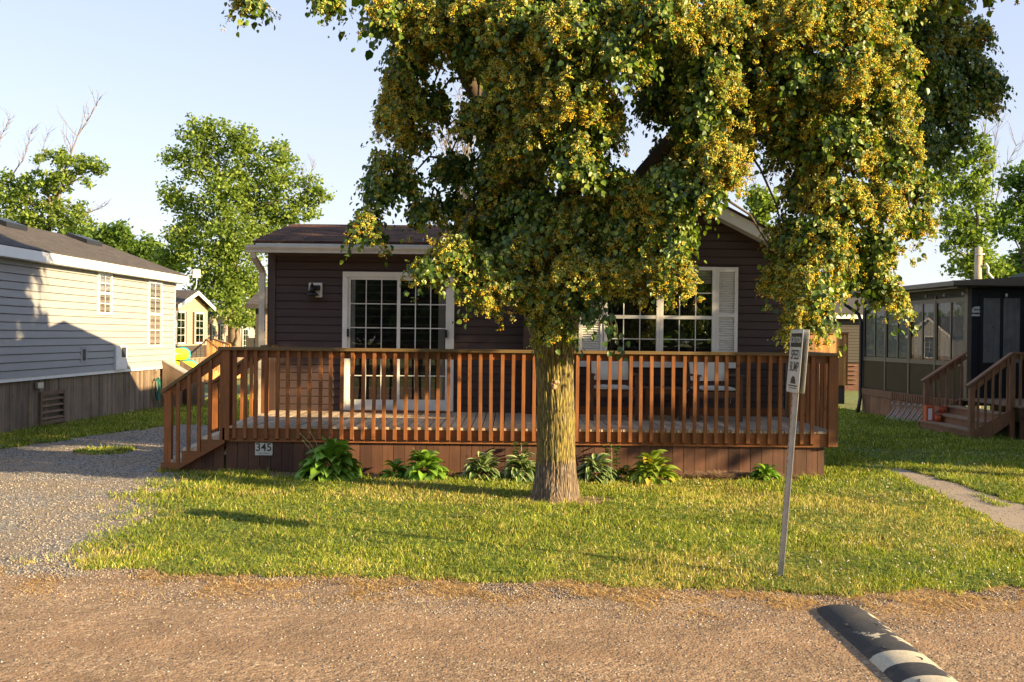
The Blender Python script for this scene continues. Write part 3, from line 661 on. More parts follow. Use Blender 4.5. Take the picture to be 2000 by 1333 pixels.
for sg in (-1, 1):
    xe = AX+sg*2.28; ze = 4.085-2.28*sl_
    m.prism([(AX, 4.078), (xe, ze), (xe, ze-0.17), (AX, 4.078-0.19)], 1, 14.40, 14.425)
    m.prism([(AX, 3.93), (xe, ze-0.13), (xe, ze-0.15), (AX, 3.91)], 1, 14.425, GY)
m.build('rake_board', 'white_trim', home)
# gutter along the left eave
m = MB(); gp = [(14.43, 2.985), (14.43, 2.955), (14.455, 2.915), (14.455, 2.885), (14.53, 2.885), (14.53, 3.0), (14.52, 3.0), (14.52, 2.9), (14.47, 2.9), (14.47, 2.92), (14.445, 2.96), (14.445, 2.985)]
gp = [(a, b+0.03) for a, b in gp]
m.prism(gp, 0, -3.88, -0.05)
m.prism([(14.43, 3.01), (14.43, 2.985), (14.455, 2.945), (14.455, 2.915), (14.53, 2.915), (14.53, 3.01)], 0, -3.884, -3.878)
m.box(-2.2, -2.17, 14.425, 14.43, 2.92, 3.02)
m.build('gutter', 'cream_gutter', home)
m = MB(); dx = -3.74
m.bar((-3.78, 14.49, 2.93), (-3.78, 14.52, 2.84), 0.075, 0.06, (1, 0, 0)); m.bar((-3.78, 14.52, 2.85), (-3.735, 14.86, 2.66), 0.075, 0.06, (1, 0, 0))
m.bar((-3.735, 14.86, 2.68), (-3.735, 14.87, 0.05), 0.085, 0.06, (1, 0, 0)); m.bar((-3.735, 14.87, 0.1), (-3.80, 14.7, 0.0), 0.08, 0.06, (1, 0, 0))
for z_ in (2.2, 1.2): m.box(-3.785, -3.685, 14.825, 14.835, z_, z_+0.03)
m.build('downspout', 'cream_gutter', home)

def windowpart(parent, kind, x0, x1, z0, z1, Y, cols, rows, fw_=0.05, back='dark_room', local=False, gy=0.012, frame_mat='white', name='window', nrm=-1, ax='y', grid=True, sashes=None):
    """frame as part; glass, grid, backing as sub-parts. ax='y' wall faces nrm*y; ax='x' wall faces nrm*x (x0..x1 run along y)"""
    def B(m, a0, a1, d0, d1, z0_, z1_):
        if ax == 'y': m.box(a0, a1, Y+nrm*d0, Y+nrm*d1, z0_, z1_)
        else: m.box(Y+nrm*d0, Y+nrm*d1, a0, a1, z0_, z1_)
    fr = MB()
    B(fr, x0, x0+fw_, 0.012, 0.06, z0, z1); B(fr, x1-fw_, x1, 0.012, 0.06, z0, z1)
    B(fr, x0+fw_, x1-fw_, 0.012, 0.06, z1-fw_, z1); B(fr, x0+fw_, x1-fw_, 0.012, 0.064, z0, z0+fw_)
    f = fr.build(name, frame_mat, parent, local)
    bk = MB(); B(bk, x0+fw_, x1-fw_, 0.0135, 0.016, z0+fw_, z1-fw_); bk.build('interior', back, f, local)
    gl = MB(); B(gl, x0+fw_, x1-fw_, 0.040, 0.043, z0+fw_, z1-fw_); gl.build('pane', 'glass' if not local else 'glass_side', f, local)
    if grid:
        g = MB(); w = 0.016
        for i in range(1, cols):
            a = x0+fw_+(x1-x0-2*fw_)*i/cols; B(g, a-w/2, a+w/2, 0.0435, 0.048, z0+fw_, z1-fw_)
        for i in range(1, rows):
            z_ = z0+fw_+(z1-z0-2*fw_)*i/rows; B(g, x0+fw_, x1-fw_, 0.0437, 0.0475, z_-w/2, z_+w/2)
        g.build('glazing_bars', frame_mat, f, local)
    return f
# sliding door  px 670..885 x 531..800
a = at(670, 531, HY-0.05); b = at(885, 800, HY-0.05)
dx0, dx1, dz1 = a.x, b.x, a.z; dz0 = 0.60
dr = MB(); w = 0.075
dr.box(dx0, dx0+w, HY-0.075, HY-0.012, dz0, dz1); dr.box(dx1-w, dx1, HY-0.075, HY-0.012, dz0, dz1)
dr.box(dx0+w, dx1-w, HY-0.075, HY-0.012, dz1-w, dz1); dr.box(dx0+w, dx1-w, HY-0.08, HY-0.012, dz0, dz0+0.09)
door = dr.build('sliding_door', 'white_trim', home)
xm = (dx0+dx1)/2
for k, (p0, p1, off) in enumerate(((dx0+w, xm+0.02, 0.0), (xm-0.02, dx1-w, 0.022))):
    q = MB(); s_ = 0.042 if k == 0 else 0.05; y0 = HY-0.045-off; y1 = y0+0.02; zb = dz0+0.09; zt = dz1-w
    q.box(p0, p0+s_, y0, y1, zb, zt); q.box(p1-s_, p1, y0, y1, zb, zt); q.box(p0+s_, p1-s_, y0, y1, zt-s_, zt); q.box(p0+s_, p1-s_, y0, y1, zb, zb+s_+0.03)
    q.build('door_panel', 'white_trim', door)
    q = MB(); q.box(p0+s_, p1-s_, y0+0.008, y0+0.011, zb+s_+0.03, zt-s_); q.build('pane', 'glass', door)
    q = MB(); ww = 0.015
    for i in (1, 2): xx = p0+s_+(p1-p0-2*s_)*i/3; q.box(xx-ww/2, xx+ww/2, y0+0.002, y0+0.0075, zb+s_+0.03, zt-s_)
    for i in (1, 2, 3, 4): zz = zb+s_+0.03+(zt-zb-2*s_-0.03)*i/5; q.box(p0+s_, p1-s_, y0+0.003, y0+0.007, zz-ww/2, zz+ww/2)
    q.build('glazing_bars', 'white_trim' if k else 'blind', door)
q = MB(); q.box(dx0+w, dx1-w, HY-0.018, HY-0.014, dz0+0.08, dz1-w); q.build('interior', 'dark_room', door)
q = MB()
for x0_, x1_ in ((dx0+w+0.05, dx0+w+0.11), (dx1-w-0.16, dx1-w-0.06)):
    for i in range(4): xx = x0_+(x1_-x0_)*i/4; q.box(xx, xx+(x1_-x0_)/4.6, HY-0.026-0.004*(i % 2), HY-0.020, dz0+0.1, dz1-w-0.02)
q.build('curtain', 'curtain', door)
for xx in (dx0+w+0.0, dx1-w-0.05):
    q = MB(); zc = 1.75+(654-647)/130.0*0.2+0.0; q.box(xx, xx+0.028, HY-0.115, HY-0.068, 1.70, 1.82); q.build('door_handle', 'black', door)
# threshold mat board on deck
thr = MB(); thr.box(dx0+0.15, dx1-0.1, HY-0.24, HY-0.11, 0.588, 0.612); o = thr.build('door_mat', 'cedar_x', None, origin=((dx0+dx1)/2, HY-0.18, 0.588))
tag(o, 'narrow orange brown mat strip lying below the sliding door', 'door mat')
# window with shutters
Sg = 131.5
def gx(px): return at(px, 600, GY-0.05).x
def gzv(py): return at(1285, py, GY-0.05).z
wz1, wz0 = gzv(521), gzv(709); wm = gzv(620); wx0, wx1, wc = gx(1180), gx(1397), gx(1287)
for (p0, p1) in ((wx0, wc+0.012), (wc+0.015, wx1)):
    fr = MB(); w = 0.05
    fr.box(p0, p0+w, GY-0.075, GY-0.014, wz0, wz1); fr.box(p1-w, p1, GY-0.075, GY-0.014, wz0, wz1); fr.box(p0+w, p1-w, GY-0.075, GY-0.014, wz1-w, wz1)
    fr.box(p0+w, p1-w, GY-0.075, GY-0.014, wz0, wz0+w); fr.box(p0+w, p1-w, GY-0.07, GY-0.014, wm-0.025, wm+0.025)
    f = fr.build('window', 'white_trim', home)
    for (za, zb, o_) in ((wm+0.025, wz1-w, 0.0), (wz0+w, wm-0.025, 0.012)):
        q = MB(); q.box(p0+w, p1-w, GY-0.050+o_, GY-0.047+o_, za, zb); q.build('pane', 'glass', f)
        q = MB(); ww = 0.014
        for i in (1, 2): xx = p0+w+(p1-p0-2*w)*i/3; q.box(xx-ww/2, xx+ww/2, GY-0.058+o_, GY-0.051+o_, za, zb)
        zz = (za+zb)/2; q.box(p0+w, p1-w, GY-0.057+o_, GY-0.052+o_, zz-ww/2, zz+ww/2); q.build('glazing_bars', 'white_trim', f)
    q = MB(); q.box(p0+w, p1-w, GY-0.020, GY-0.0165, wz0+w, wz1-w); q.build('interior', 'dark_room', f)
    q = MB(); zt = wz1-w
    for i in range(9): q.box(p0+w+0.005, p1-w-0.005, GY-0.034, GY-0.026, zt-0.022*i-0.018, zt-0.022*i-0.003)
    q.build('blind', 'blind', f)
m = MB(); sx0, sx1 = gx(1131), gx(1441)
m.box(sx0, sx1, GY-0.07, GY-0.012, gzv(718), gzv(708.7)); m.build('window_sill', 'white_trim', home)
for (p0, p1) in ((sx0, wx0-0.004), (wx1+0.004, sx1)):
    m = MB(); w = 0.05; zb = gzv(708.5); zt = wz1; zmid = (zb+zt)/2
    m.box(p0, p0+w, GY-0.06, GY-0.012, zb, zt); m.box(p1-w, p1, GY-0.06, GY-0.012, zb, zt)
    for za, zc in ((zb, zb+0.06), (zmid-0.03, zmid+0.03), (zt-0.07, zt)): m.box(p0+w, p1-w, GY-0.058, GY-0.012, za, zc)
    m.box(p0+w, p1-w, GY-0.022, GY-0.0125, zb+0.05, zt-0.05)
    for za, zc in ((zb+0.06, zmid-0.03), (zmid+0.03, zt-0.07)):
        nn = int((zc-za)/0.034)
        for i in range(nn):
            z_ = za+(zc-za)*(i+0.5)/nn; m.bar((p0+w, GY-0.038, z_), (p1-w, GY-0.038, z_), 0.028, 0.008, (0, -0.75, -0.66))
    m.build('shutter', 'white_trim', home)
m = MB(); m.box(GX0+0.1, GX1-0.1, GY-0.055, GY-0.013, 0.588, 0.70); m.build('base_board', 'cedar_x', home)
# wall lantern
c = at(616.5, 567, HY-0.03); m = MB(); m.box(c.x-0.10, c.x+0.10, HY-0.045, HY-0.012, c.z-0.108, c.z+0.108); lp = m.build('lantern_plate', 'white_trim', home)
m = MB(); cx, cz, cy = c.x-0.03, c.z, HY-0.15
def cone(m, x, y, z0, z1, r0, r1, n=14):
    vs = []
    for z, r in ((z0, r0), (z1, r1)):
        for k in range(n): vs.append((x+r*math.cos(2*math.pi*k/n), y+r*math.sin(2*math.pi*k/n), z))
    m.add(vs, [(k, (k+1) % n, n+(k+1) % n, n+k) for k in range(n)] + [tuple(range(n-1, -1, -1)), tuple(range(n, 2*n))], True)
cone(m, cx, cy, cz-0.085, cz-0.03, 0.115, 0.05); cone(m, cx, cy, cz-0.03, cz+0.06, 0.05, 0.028); cone(m, cx, cy, cz+0.06, cz+0.10, 0.03, 0.012)
cone(m, cx, cy, cz-0.14, cz-0.085, 0.02, 0.07); m.tube([(cx+0.06, HY-0.05, cz+0.03), (cx+0.06, HY-0.10, cz+0.06), (cx+0.02, cy, cz+0.05)], 0.012)
cone(m, cx+0.06, HY-0.062, cz-0.01, cz+0.07, 0.045, 0.045)
m.build('lantern', 'black', lp)
# ring ornament high on the gable
c = at(1233, 435, 14.36); m = MB(); m.tube([(c.x+0.045*math.cos(t), c.y, c.z+0.045*math.sin(t)) for t in [i*2*math.pi/14 for i in range(15)]], 0.012); m.tube([(c.x+0.04, c.y, c.z-0.03), (c.x+0.09, c.y, c.z-0.05), (c.x+0.11, c.y, c.z-0.03)], 0.012)
m.build('hook', 'white_trim', home)

# ================================================================== DECK
DY = 12.42; DX0, DX1 = -3.59, 4.03; DZ = 0.585; DB = 14.77
deck = thing('wooden_deck', 'stained wooden deck with railing and steps in front of the brown house', 'deck', (0.2, 13.6, 0))
m = MB(); x = DX0-0.01
while x < DX1:
    x1 = min(x+0.122, DX1+0.02); dz = random.uniform(-0.0015, 0.0015)
    m.box(x, x1, DY-0.005+random.uniform(-0.004, 0.004), DB if x > GX0-0.1 else 14.93, DZ-0.03+dz, DZ+dz); x += 0.135
m.build('deck_floor', 'deck_top', deck)
m = MB(); m.box(DX0, DX1, DY+0.012, DY+0.05, 0.385, DZ-0.031); m.box(DX1-0.04, DX1, DY+0.05, DB, 0.385, DZ-0.031); m.box(DX0, DX0+0.04, DY+0.05, 14.9, 0.385, DZ-0.031)
m.build('rim_board', 'cedar_x', deck)
m = MB(); x = DX0+0.02
while x < 3.92:
    x1 = min(x+0.135, 3.93); m.box(x, x1, DY+0.055+random.uniform(0, .004), DY+0.075, -0.02, 0.40); x += 0.14
y = DY+0.08
while y < 14.7: m.box(3.91, 3.93, y, y+0.134, -0.06, 0.40); m.box(DX0+0.02, DX0+0.04, y, y+0.134, -0.06, 0.39); y += 0.14
m.box(DX0+0.05, 3.9, DY+0.09, DY+0.10, -0.05, 0.38)
m.build('skirting', 'skirt', deck)
CT = 1.567  # top of cap rail
m = MB(); m.box(DX0-0.06, DX1+0.07, DY-0.06, DY+0.085, CT-0.038, CT); m.build('cap_rail', 'cedar_cap', deck)
m = MB(); m.box(DX1-0.07, DX1+0.06, DY+0.087, 14.72, CT-0.038, CT-0.001); m.build('cap_rail', 'cedar_cap', deck)
m = MB(); m.box(DX0-0.04, DX0+0.08, 14.36, 14.92, CT-0.038, CT-0.001); m.build('cap_rail', 'cedar_cap', deck)
m = MB(); m.box(DX0, DX1, DY+0.012, DY+0.05, CT-0.13, CT-0.039); m.build('top_rail', 'cedar_x', deck)
m = MB(); m.box(DX1-0.035, DX1+0.003, DY+0.052, 14.7, CT-0.13, CT-0.039); m.build('top_rail', 'cedar_x', deck)
bal0 = None
def baluster(x, y, z0, z1, w=0.04, d=0.036, rz=0):
    m = MB(); z1 -= 0.0; ch = 0.018
    m.prism([(-d/2+ch*0.0, z0+0.02), (d/2, z0), (d/2, z1), (-d/2, z1)], 0, -w/2, w/2)
    T = Matrix.Translation((x, y, 0)) @ Matrix.Rotation(rz, 4, 'Z'); m.v = [T @ p for p in m.v]
    return m.build('baluster', 'cedar_z', deck)
# front run: each baluster an object; meshes shared
me_b = None
def place_bal(x, y, rz=0, z0=0.408, z1=CT-0.04):
    global me_b
    if me_b is None or (z0, z1) != (0.408, CT-0.04):
        m = MB(); m.prism([(-0.019, z0+0.022), (0.017, z0), (0.017, z1), (-0.019, z1)], 0, -0.021, 0.021)
        o = m.build('baluster', 'cedar_z', deck, True)
        if (z0, z1) == (0.408, CT-0.04): me_b = o
    else:
        o = me_b.copy(); COL.objects.link(o); o.parent = deck
    L0 = WM[deck.name] @ Vector((x, y, 0)); o.location = L0; o.rotation_euler = (random.uniform(-.003, .003), random.uniform(-.006, .006), rz+random.uniform(-.03, .03))
    return o
x = DX0+0.135; i = 0
while x < DX1-0.15: place_bal(x, DY-0.009+random.uniform(-.001, .001)); x += 0.1335; i += 1
y = DY+0.16
while y < 14.65: place_bal(DX1+0.024, y, math.pi/2*1); y += 0.15
for y in (14.52, 14.72): place_bal(DX0-0.022, y, -math.pi/2)
def post(x0, x1, y0, y1, z0, z1):
    m = MB(); m.box(x0, x1, y0, y1, z0, z1); return m.build('post', 'cedar_z', deck)
post(DX0-0.005, DX0+0.075, DY-0.030, DY+0.010, 0.405, CT-0.04); post(DX0-0.045, DX0-0.008, DY-0.02, DY+0.10, 0.40, CT-0.04)
post(DX0+0.005, DX0+0.09, DY+0.052, DY+0.14, DZ, CT-0.04)
post(DX1-0.075, DX1+0.012, DY-0.032, DY+0.010, 0.40, CT-0.04); post(DX1+0.014, DX1+0.045, DY-0.02, DY+0.07, 0.40, CT-0.04)
post(DX0-0.02, DX0+0.07, 14.34, 14.43, DZ, CT-0.04)
# steps, descending to the left
SX = -4.30
for k, (x0, x1, z) in enumerate(((-4.34, -4.07, 0.15), (-4.10, -3.83, 0.297), (-3.86, -3.60, 0.442))):
    m = MB(); m.box(x0, (x0+x1)/2-0.004, DY+0.0, 14.44, z-0.035, z); m.box((x0+x1)/2+0.004, x1, DY, 14.44, z-0.035, z); m.build('stair_tread', 'deck_top', deck)
for yy_ in (DY-0.03, 14.42, 13.4):
    m = MB(); m.prism([(-4.36, 0.0), (-4.20, 0.0), (-3.57, 0.37), (-3.57, 0.56), (-3.62, 0.56), (-3.62, 0.405), (-3.86, 0.405), (-3.86, 0.26), (-4.10, 0.26), (-4.10, 0.114), (-4.36, 0.114)], 1, yy_, yy_+0.038)
    m.build('stringer', 'cedar_x', deck)
m = MB(); 
for k in range(5): m.box(-4.30+0.14*k, -4.165+0.14*k, DY+0.075, DY+0.09, -0.02, 0.05+0.085*k)
m.build('skirting', 'skirt', deck)
for yy_, far in ((DY, 0), (14.38, 1)):
    def hz(x): return 1.03+(x+4.30)*(CT-0.02-1.03)/(0.72)
    post(-4.335, -4.245, yy_-0.005, yy_+0.085, 0.0, 1.02)
    m = MB(); m.bar((-4.37, yy_+0.035, hz(-4.37)+0.012), (-3.62, yy_+0.035, hz(-3.62)+0.012), 0.038, 0.135, (-0.6, 0, 0.8)); m.build('stair_cap_rail', 'cedar_cap', deck)
    m = MB(); m.bar((-4.25, yy_+0.03, hz(-4.25)-0.075), (-3.60, yy_+0.03, hz(-3.60)-0.075), 0.12, 0.036, (-0.6, 0, 0.8)); m.build('stair_rail', 'cedar_x', deck)
    for k in range(4):
        x = -4.155+0.131*k; place_bal(x, yy_-0.006, 0, 0.02+0.55*(x+4.25), hz(x)-0.012)
# number plate
c = at(515, 877.5, DY+0.04); m = MB(); m.box(c.x-0.108, c.x+0.108, DY+0.040, DY+0.054, c.z-0.078, c.z+0.078); npl = m.build('number_plate', 'sign_white', deck); tag(npl, 'white plate with black house number 345')
Lc = WM[deck.name] @ Vector((c.x, DY+0.0395, c.z))
text('345', 0.138, 'sign_black', npl, Lc+Vector((0, 0, 0.018)), (R(90), 0, 0), 'number', 1.0, bold=0.0016)
text('Sunray Sunset', 0.023, 'sign_black', npl, Lc+Vector((0, 0, -0.052)), (R(90), 0, 0), 'name_lettering', 1.0)

# ------------------------------------------------------------------ deck chairs and table
def chair():
    t = thing('patio_chair', 'left of the two wooden armchairs with cream cushions on the deck', 'chair', (0, 0, 0), 0, 'cushioned wooden chairs on the deck')
    W = 0.31
    for sx in (-1, 1):
        m = MB(); m.box(sx*W-0.022, sx*W+0.022, -0.29, -0.245, 0, 0.62); m.build('leg', 'teak', t, True)
        m = MB(); m.bar((sx*(W-0.03), 0.25, 0), (sx*(W-0.03), 0.24, 0.42), 0.04, 0.04, (1, 0, 0)); m.bar((sx*(W-0.03), 0.24, 0.40), (sx*(W-0.03), 0.34, 0.86), 0.04, 0.035, (1, 0, 0)); m.build('leg', 'teak', t, True)
        m = MB(); m.prism([(sx*W-0.035, -0.33), (sx*W+0.035, -0.33), (sx*W+0.03, 0.1), (sx*W+0.02, 0.28), (sx*W-0.02, 0.28), (sx*W-0.04, 0.1)], 2, 0.62, 0.645); m.build('armrest', 'teak', t, True)
    m = MB(); m.box(-W+0.02, W-0.02, -0.285, -0.26, 0.33, 0.41); m.box(-W+0.02, W-0.02, 0.22, 0.245, 0.33, 0.40)
    for sx in (-1, 1): m.box(sx*(W-0.02)-0.012, sx*(W-0.02)+0.012, -0.26, 0.22, 0.335, 0.395)
    for k in range(6): m.box(-W+0.03, W-0.03, -0.25+0.078*k, -0.19+0.078*k, 0.395, 0.412)
    m.build('seat', 'teak', t, True)
    m = MB(); m.bar((-W+0.05, 0.262, 0.47), (W-0.05, 0.262, 0.47), 0.055, 0.022); m.bar((-W+0.05, 0.336, 0.835), (W-0.05, 0.336, 0.835), 0.06, 0.022)
    for k in range(9): xx = -0.22+0.055*k; m.bar((xx, 0.265, 0.49), (xx, 0.332, 0.81), 0.03, 0.014, (1, 0, 0))
    m.build('backrest', 'teak', t, True)
    def cush(name, c, sx, sy, sz, rot):
        m = MB(); nseg = 8; T = Matrix.Translation(c) @ Matrix.Rotation(rot, 4, 'X'); vs = []; fs = []
        for side in (-1, 1):
            for i in range(nseg+1):
                for j in range(nseg+1):
                    u_ = -1+2*i/nseg; v_ = -1+2*j/nseg; h = (1-abs(u_)**6)*(1-abs(v_)**6)
                    h *= 1-0.18*math.exp(-((v_*1.0)/0.12)**2)
                    vs.append(T @ Vector((sx*u_*(1-0.03*v_*v_), sy*v_*(1-0.03*u_*u_), side*sz*(0.25+0.75*h))))
        K = (nseg+1)**2
        for i in range(nseg):
            for j in range(nseg):
                a_ = i*(nseg+1)+j; b_ = a_+nseg+1; fs += [(K+a_, K+b_, K+b_+1, K+a_+1), (a_, a_+1, b_+1, b_)]
        rimi = [i for i in range(nseg)]; 
        for i in range(nseg):
            fs += [(i, i+1, K+i+1, K+i), (K-nseg-1+i+1, K-nseg-1+i, 2*K-nseg-1+i, 2*K-nseg-1+i+1)]
            a_ = i*(nseg+1); fs += [(a_+nseg+1, a_, K+a_, K+a_+nseg+1), (a_+nseg, a_+2*nseg+1, K+a_+2*nseg+1, K+a_+nseg)]
        m.add(vs, fs, True); return m.build(name, 'cushion', t, True)
    cush('seat_cushion', (0, -0.02, 0.442), 0.27, 0.26, 0.036, 0)
    cush('back_cushion', (0, 0.248, 0.70), 0.265, 0.165, 0.032, R(90)-0.2)
    m = MB()
    for sx in (-1, 1):
        for q in (0, 1): m.tube([(sx*0.285, -0.2+0.4*q, 0.42), (sx*(0.325+0.01*q), -0.21+0.4*q, 0.36), (sx*(0.34-0.02*q), -0.2+0.4*q, 0.22)], 0.005, 5)
    m.build('cushion_tie', 'cushion', t, True)
    return t
ch = chair(); p = at(1196, 760, 13.95); ch.location = (p.x, 14.0, DZ+0.001); ch.rotation_euler = (0, 0, R(2))
p = at(1394, 760, 13.95); c2 = dup(ch, (p.x, 14.0, DZ+0.001), R(7), 'right of the two wooden armchairs with cream cushions on the deck')
tb = thing('side_table', 'low dark wooden table between the two cushioned deck chairs', 'table', (at(1293, 760, 14.1).x, 14.12, DZ))
m = MB()
for k in range(6): m.box(-0.28, 0.28, -0.24+0.081*k, -0.167+0.081*k, 0.425, 0.447)
m.build('tabletop', 'teak', tb, True)
m = MB(); m.box(-0.24, 0.24, -0.21, -0.19, 0.365, 0.425); m.box(-0.24, 0.24, 0.19, 0.21, 0.365, 0.425); m.box(-0.25, -0.23, -0.19, 0.19, 0.365, 0.425); m.box(0.23, 0.25, -0.19, 0.19, 0.365, 0.425); m.build('apron', 'teak', tb, True)
for sx in (-1, 1):
    for sy in (-1, 1):
        m = MB(); m.box(sx*0.235-0.02, sx*0.235+0.02, sy*0.2-0.02, sy*0.2+0.02, 0.001, 0.424); m.build('leg', 'teak', tb, True)

# ================================================================== SPEED BUMP AND SIGN
def bump_mat():
    m, N, L, bs = newmat('speed_bump_rubber')
    tc = N.new('ShaderNodeTexCoord'); sp = N.new('ShaderNodeSeparateXYZ'); L.new(tc.outputs['Object'], sp.inputs[0])
    n = noise(N, L, tc.outputs['Object'], 9, 6, 0.7); n2 = noise(N, L, tc.outputs['Object'], 60, 4, 0.7)
    # bands: y measured from the far end (0) towards the camera (negative)
    y_ = math_(N, L, 'MULTIPLY', sp.outputs[1], -1)
    fr = math_(N, L, 'FRACT', math_(N, L, 'DIVIDE', math_(N, L, 'SUBTRACT', y_, 1.03), 0.40))
    band = math_(N, L, 'LESS_THAN', fr, 0.5); gate = math_(N, L, 'GREATER_THAN', y_, 1.0)
    b1 = math_(N, L, 'MULTIPLY', math_(N, L, 'MULTIPLY', band, gate), math_(N, L, 'GREATER_THAN', n, 0.36))
    g2 = math_(N, L, 'MULTIPLY', math_(N, L, 'GREATER_THAN', y_, 0.62), math_(N, L, 'LESS_THAN', y_, 0.84))
    b2 = math_(N, L, 'MULTIPLY', g2, math_(N, L, 'GREATER_THAN', n, 0.56))
    g3 = math_(N, L, 'MULTIPLY', math_(N, L, 'GREATER_THAN', sp.outputs[0], 0.10), math_(N, L, 'GREATER_THAN', n, 0.53))
    b3 = math_(N, L, 'MULTIPLY', g3, math_(N, L, 'GREATER_THAN', y_, 0.1))
    fac = math_(N, L, 'MAXIMUM', math_(N, L, 'MAXIMUM', b1, b2), b3)
    fac = math_(N, L, 'MULTIPLY', fac, math_(N, L, 'GREATER_THAN', n2, 0.30))
    blk = ramp(N, L, n2, [(0.3, (0.022, 0.021, 0.021)), (0.7, (0.055, 0.052, 0.05))]); crm = ramp(N, L, n2, [(0.3, (0.42, 0.36, 0.25)), (0.7, (0.60, 0.53, 0.40))])
    col = mixc(N, L, fac, blk, crm)
    col = mixc(N, L, ramp(N, L, n, [(0.5, (0, 0, 0)), (0.8, (0.35, 0.35, 0.35))]), col, (0.22, 0.17, 0.12))
    L.new(col, bs.inputs['Base Color']); bs.inputs['Roughness'].default_value = 0.62
    bump(N, L, bs, noise(N, L, tc.outputs['Object'], 260, 3), 0.5, 0.002)
    return m
sb = thing('speed_bump', 'black rubber speed bump with worn cream bands across the road', 'speed bump', (2.12, 6.42, 0.008))
m = MB(); W = 0.165; H = 0.054; prof = [(-W+2*W*i/16, H*(1-abs(-1+2*i/16)**2.3)**0.75+0.002) for i in range(17)]
vs = []; fs = []; yr = [0.0, -0.012, -0.04, -0.08, -0.13, -0.19] + [-0.25-0.1*k for k in range(36)]
for j, y_ in enumerate(yr):
    t = min(1, max(0.0, -y_/0.22)); s_ = (1-(1-t)**2)**0.5; 
    for i, (a, b) in enumerate(prof): vs.append((a*(0.72+0.28*s_), y_, max(0.0, b*(0.15+0.85*s_)) if 0 < i < 16 else 0.0))
nP = len(prof)
for j in range(len(yr)-1):
    for i in range(nP-1): a = j*nP+i; fs.append((a, a+nP, a+nP+1, a+1))
fs.append(tuple(range(nP)))
m.add(vs, fs, True); M['bump'] = bump_mat(); m.build('rubber_body', 'bump', sb, True)
for (bx, by) in ((-0.01, -0.13), (-0.10, -0.52), (0.035, -0.55), (-0.05, -0.98), (0.05, -1.16), (-0.07, -1.5)):
    m = MB(); h = H*(1-abs(bx/W)**2.3)**0.75+0.001; n = 12
    m.add([(bx+0.022*math.cos(2*math.pi*k/n), by+0.03*math.sin(2*math.pi*k/n), h-(0.0 if by < -0.2 else 0.006)+0.002) for k in range(n)] + [(bx, by, h-0.004)], [(k, (k+1) % n, n) for k in range(n)])
    m.build('bolt_recess', 'rubber_tyre', sb, True)

b0 = at(1522, 1128, 7.2); b1 = at(1563, 640, 7.2)
sg = thing('speed_bump_sign', 'caution speed bump sign on a leaning galvanised post on the lawn', 'sign', (b0.x, 7.2, 0))
d = Vector((b1.x-b0.x, 0, b1.z-b0.z)); LEN = d.length; sg.rotation_euler = (0, math.atan2(d.x, d.z), 0)
m = MB(); pr = [(0.016, -0.034), (0.016, -0.022), (-0.014, -0.016), (-0.014, 0.016), (0.016, 0.022), (0.016, 0.034), (0.0195, 0.034), (0.0195, 0.019), (-0.0105, 0.013), (-0.0105, -0.013), (0.0195, -0.019), (0.0195, -0.034)]
m.prism([(a, b) for a, b in pr], 2, -0.15, LEN-0.03); pst = m.build('post', 'galv', sg, True)
m = MB()
for k in range(34):
    z_ = 0.05+k*0.0505
    if z_ > LEN-0.48: break
    m.tube([(-0.0146, 0, z_-0.006), (-0.0146, 0, z_+0.006)], 0.0)if False else m.box(-0.0152, -0.0143, -0.005, 0.005, z_-0.007, z_+0.007)
m.build('punched_holes', 'black', pst, True)
def rounded(w, h, r, n=5):
    P = []
    for cx_, cy_, a0 in ((w/2-r, h/2-r, 0), (-w/2+r, h/2-r, 90), (-w/2+r, -h/2+r, 180), (w/2-r, -h/2+r, 270)):
        for k in range(n+1): t = R(a0+90*k/n); P.append((cx_+r*math.cos(t), cy_+r*math.sin(t)))
    return P
for side, xo in ((-1, -0.020), (1, 0.022)):
    zc = LEN-0.228; m = MB(); m.prism([(a, zc+b) for a, b in rounded(0.305, 0.457, 0.012)], 0, xo-0.0015, xo+0.0015)
    pn = m.build('sign_panel', 'sign_white', sg, True); xs_ = xo+side*0.0022
    ry = R(-90) if side < 0 else R(90)
    rot = (R(90), 0, ry)
    m = MB(); m.prism([(a, zc+0.15+b) for a, b in rounded(0.270, 0.10, 0.006)], 0, xo+side*0.0017, xo+side*0.0021); m.build('header_band', 'sign_black', pn, True)
    text('CAUTION', 0.062, 'sign_white', pn, (xs_+side*0.0008, 0, zc+0.15), rot, 'caution_lettering', 0.9, 0.0004, bold=0.0006)
    text('SPEED', 0.098, 'sign_black', pn, (xs_, 0, zc+0.042), rot, 'speed_lettering', 0.80, 0.0004, bold=0.0012); text('BUMP', 0.098, 'sign_black', pn, (xs_, 0, zc-0.045), rot, 'bump_lettering', 0.88, 0.0004, bold=0.0012)
    m = MB(); m.prism([(0.065*math.cos(t), zc-0.165+0.055*math.sin(t)) for t in [math.pi*k/12 for k in range(13)]], 0, xo+side*0.0017, xo+side*0.0021); m.box(xo+side*0.0017, xo+side*0.0021, -0.11, 0.11, zc-0.185, zc-0.175); m.box(xo+side*0.0017, xo+side*0.0023, -0.09, 0.09, zc-0.200, zc-0.194)
    m.build('bump_symbol', 'sign_black', pn, True)
    m = MB(); pr = rounded(0.305, 0.457, 0.012)
    for k in range(len(pr)):
        a, b = pr[k], pr[(k+1) % len(pr)]; m.bar((xo, a[0], zc+a[1]), (xo, b[0], zc+b[1]), 0.004, 0.005, (1, 0, 0))
    m.build('edge_rim', 'galv', pn, True)
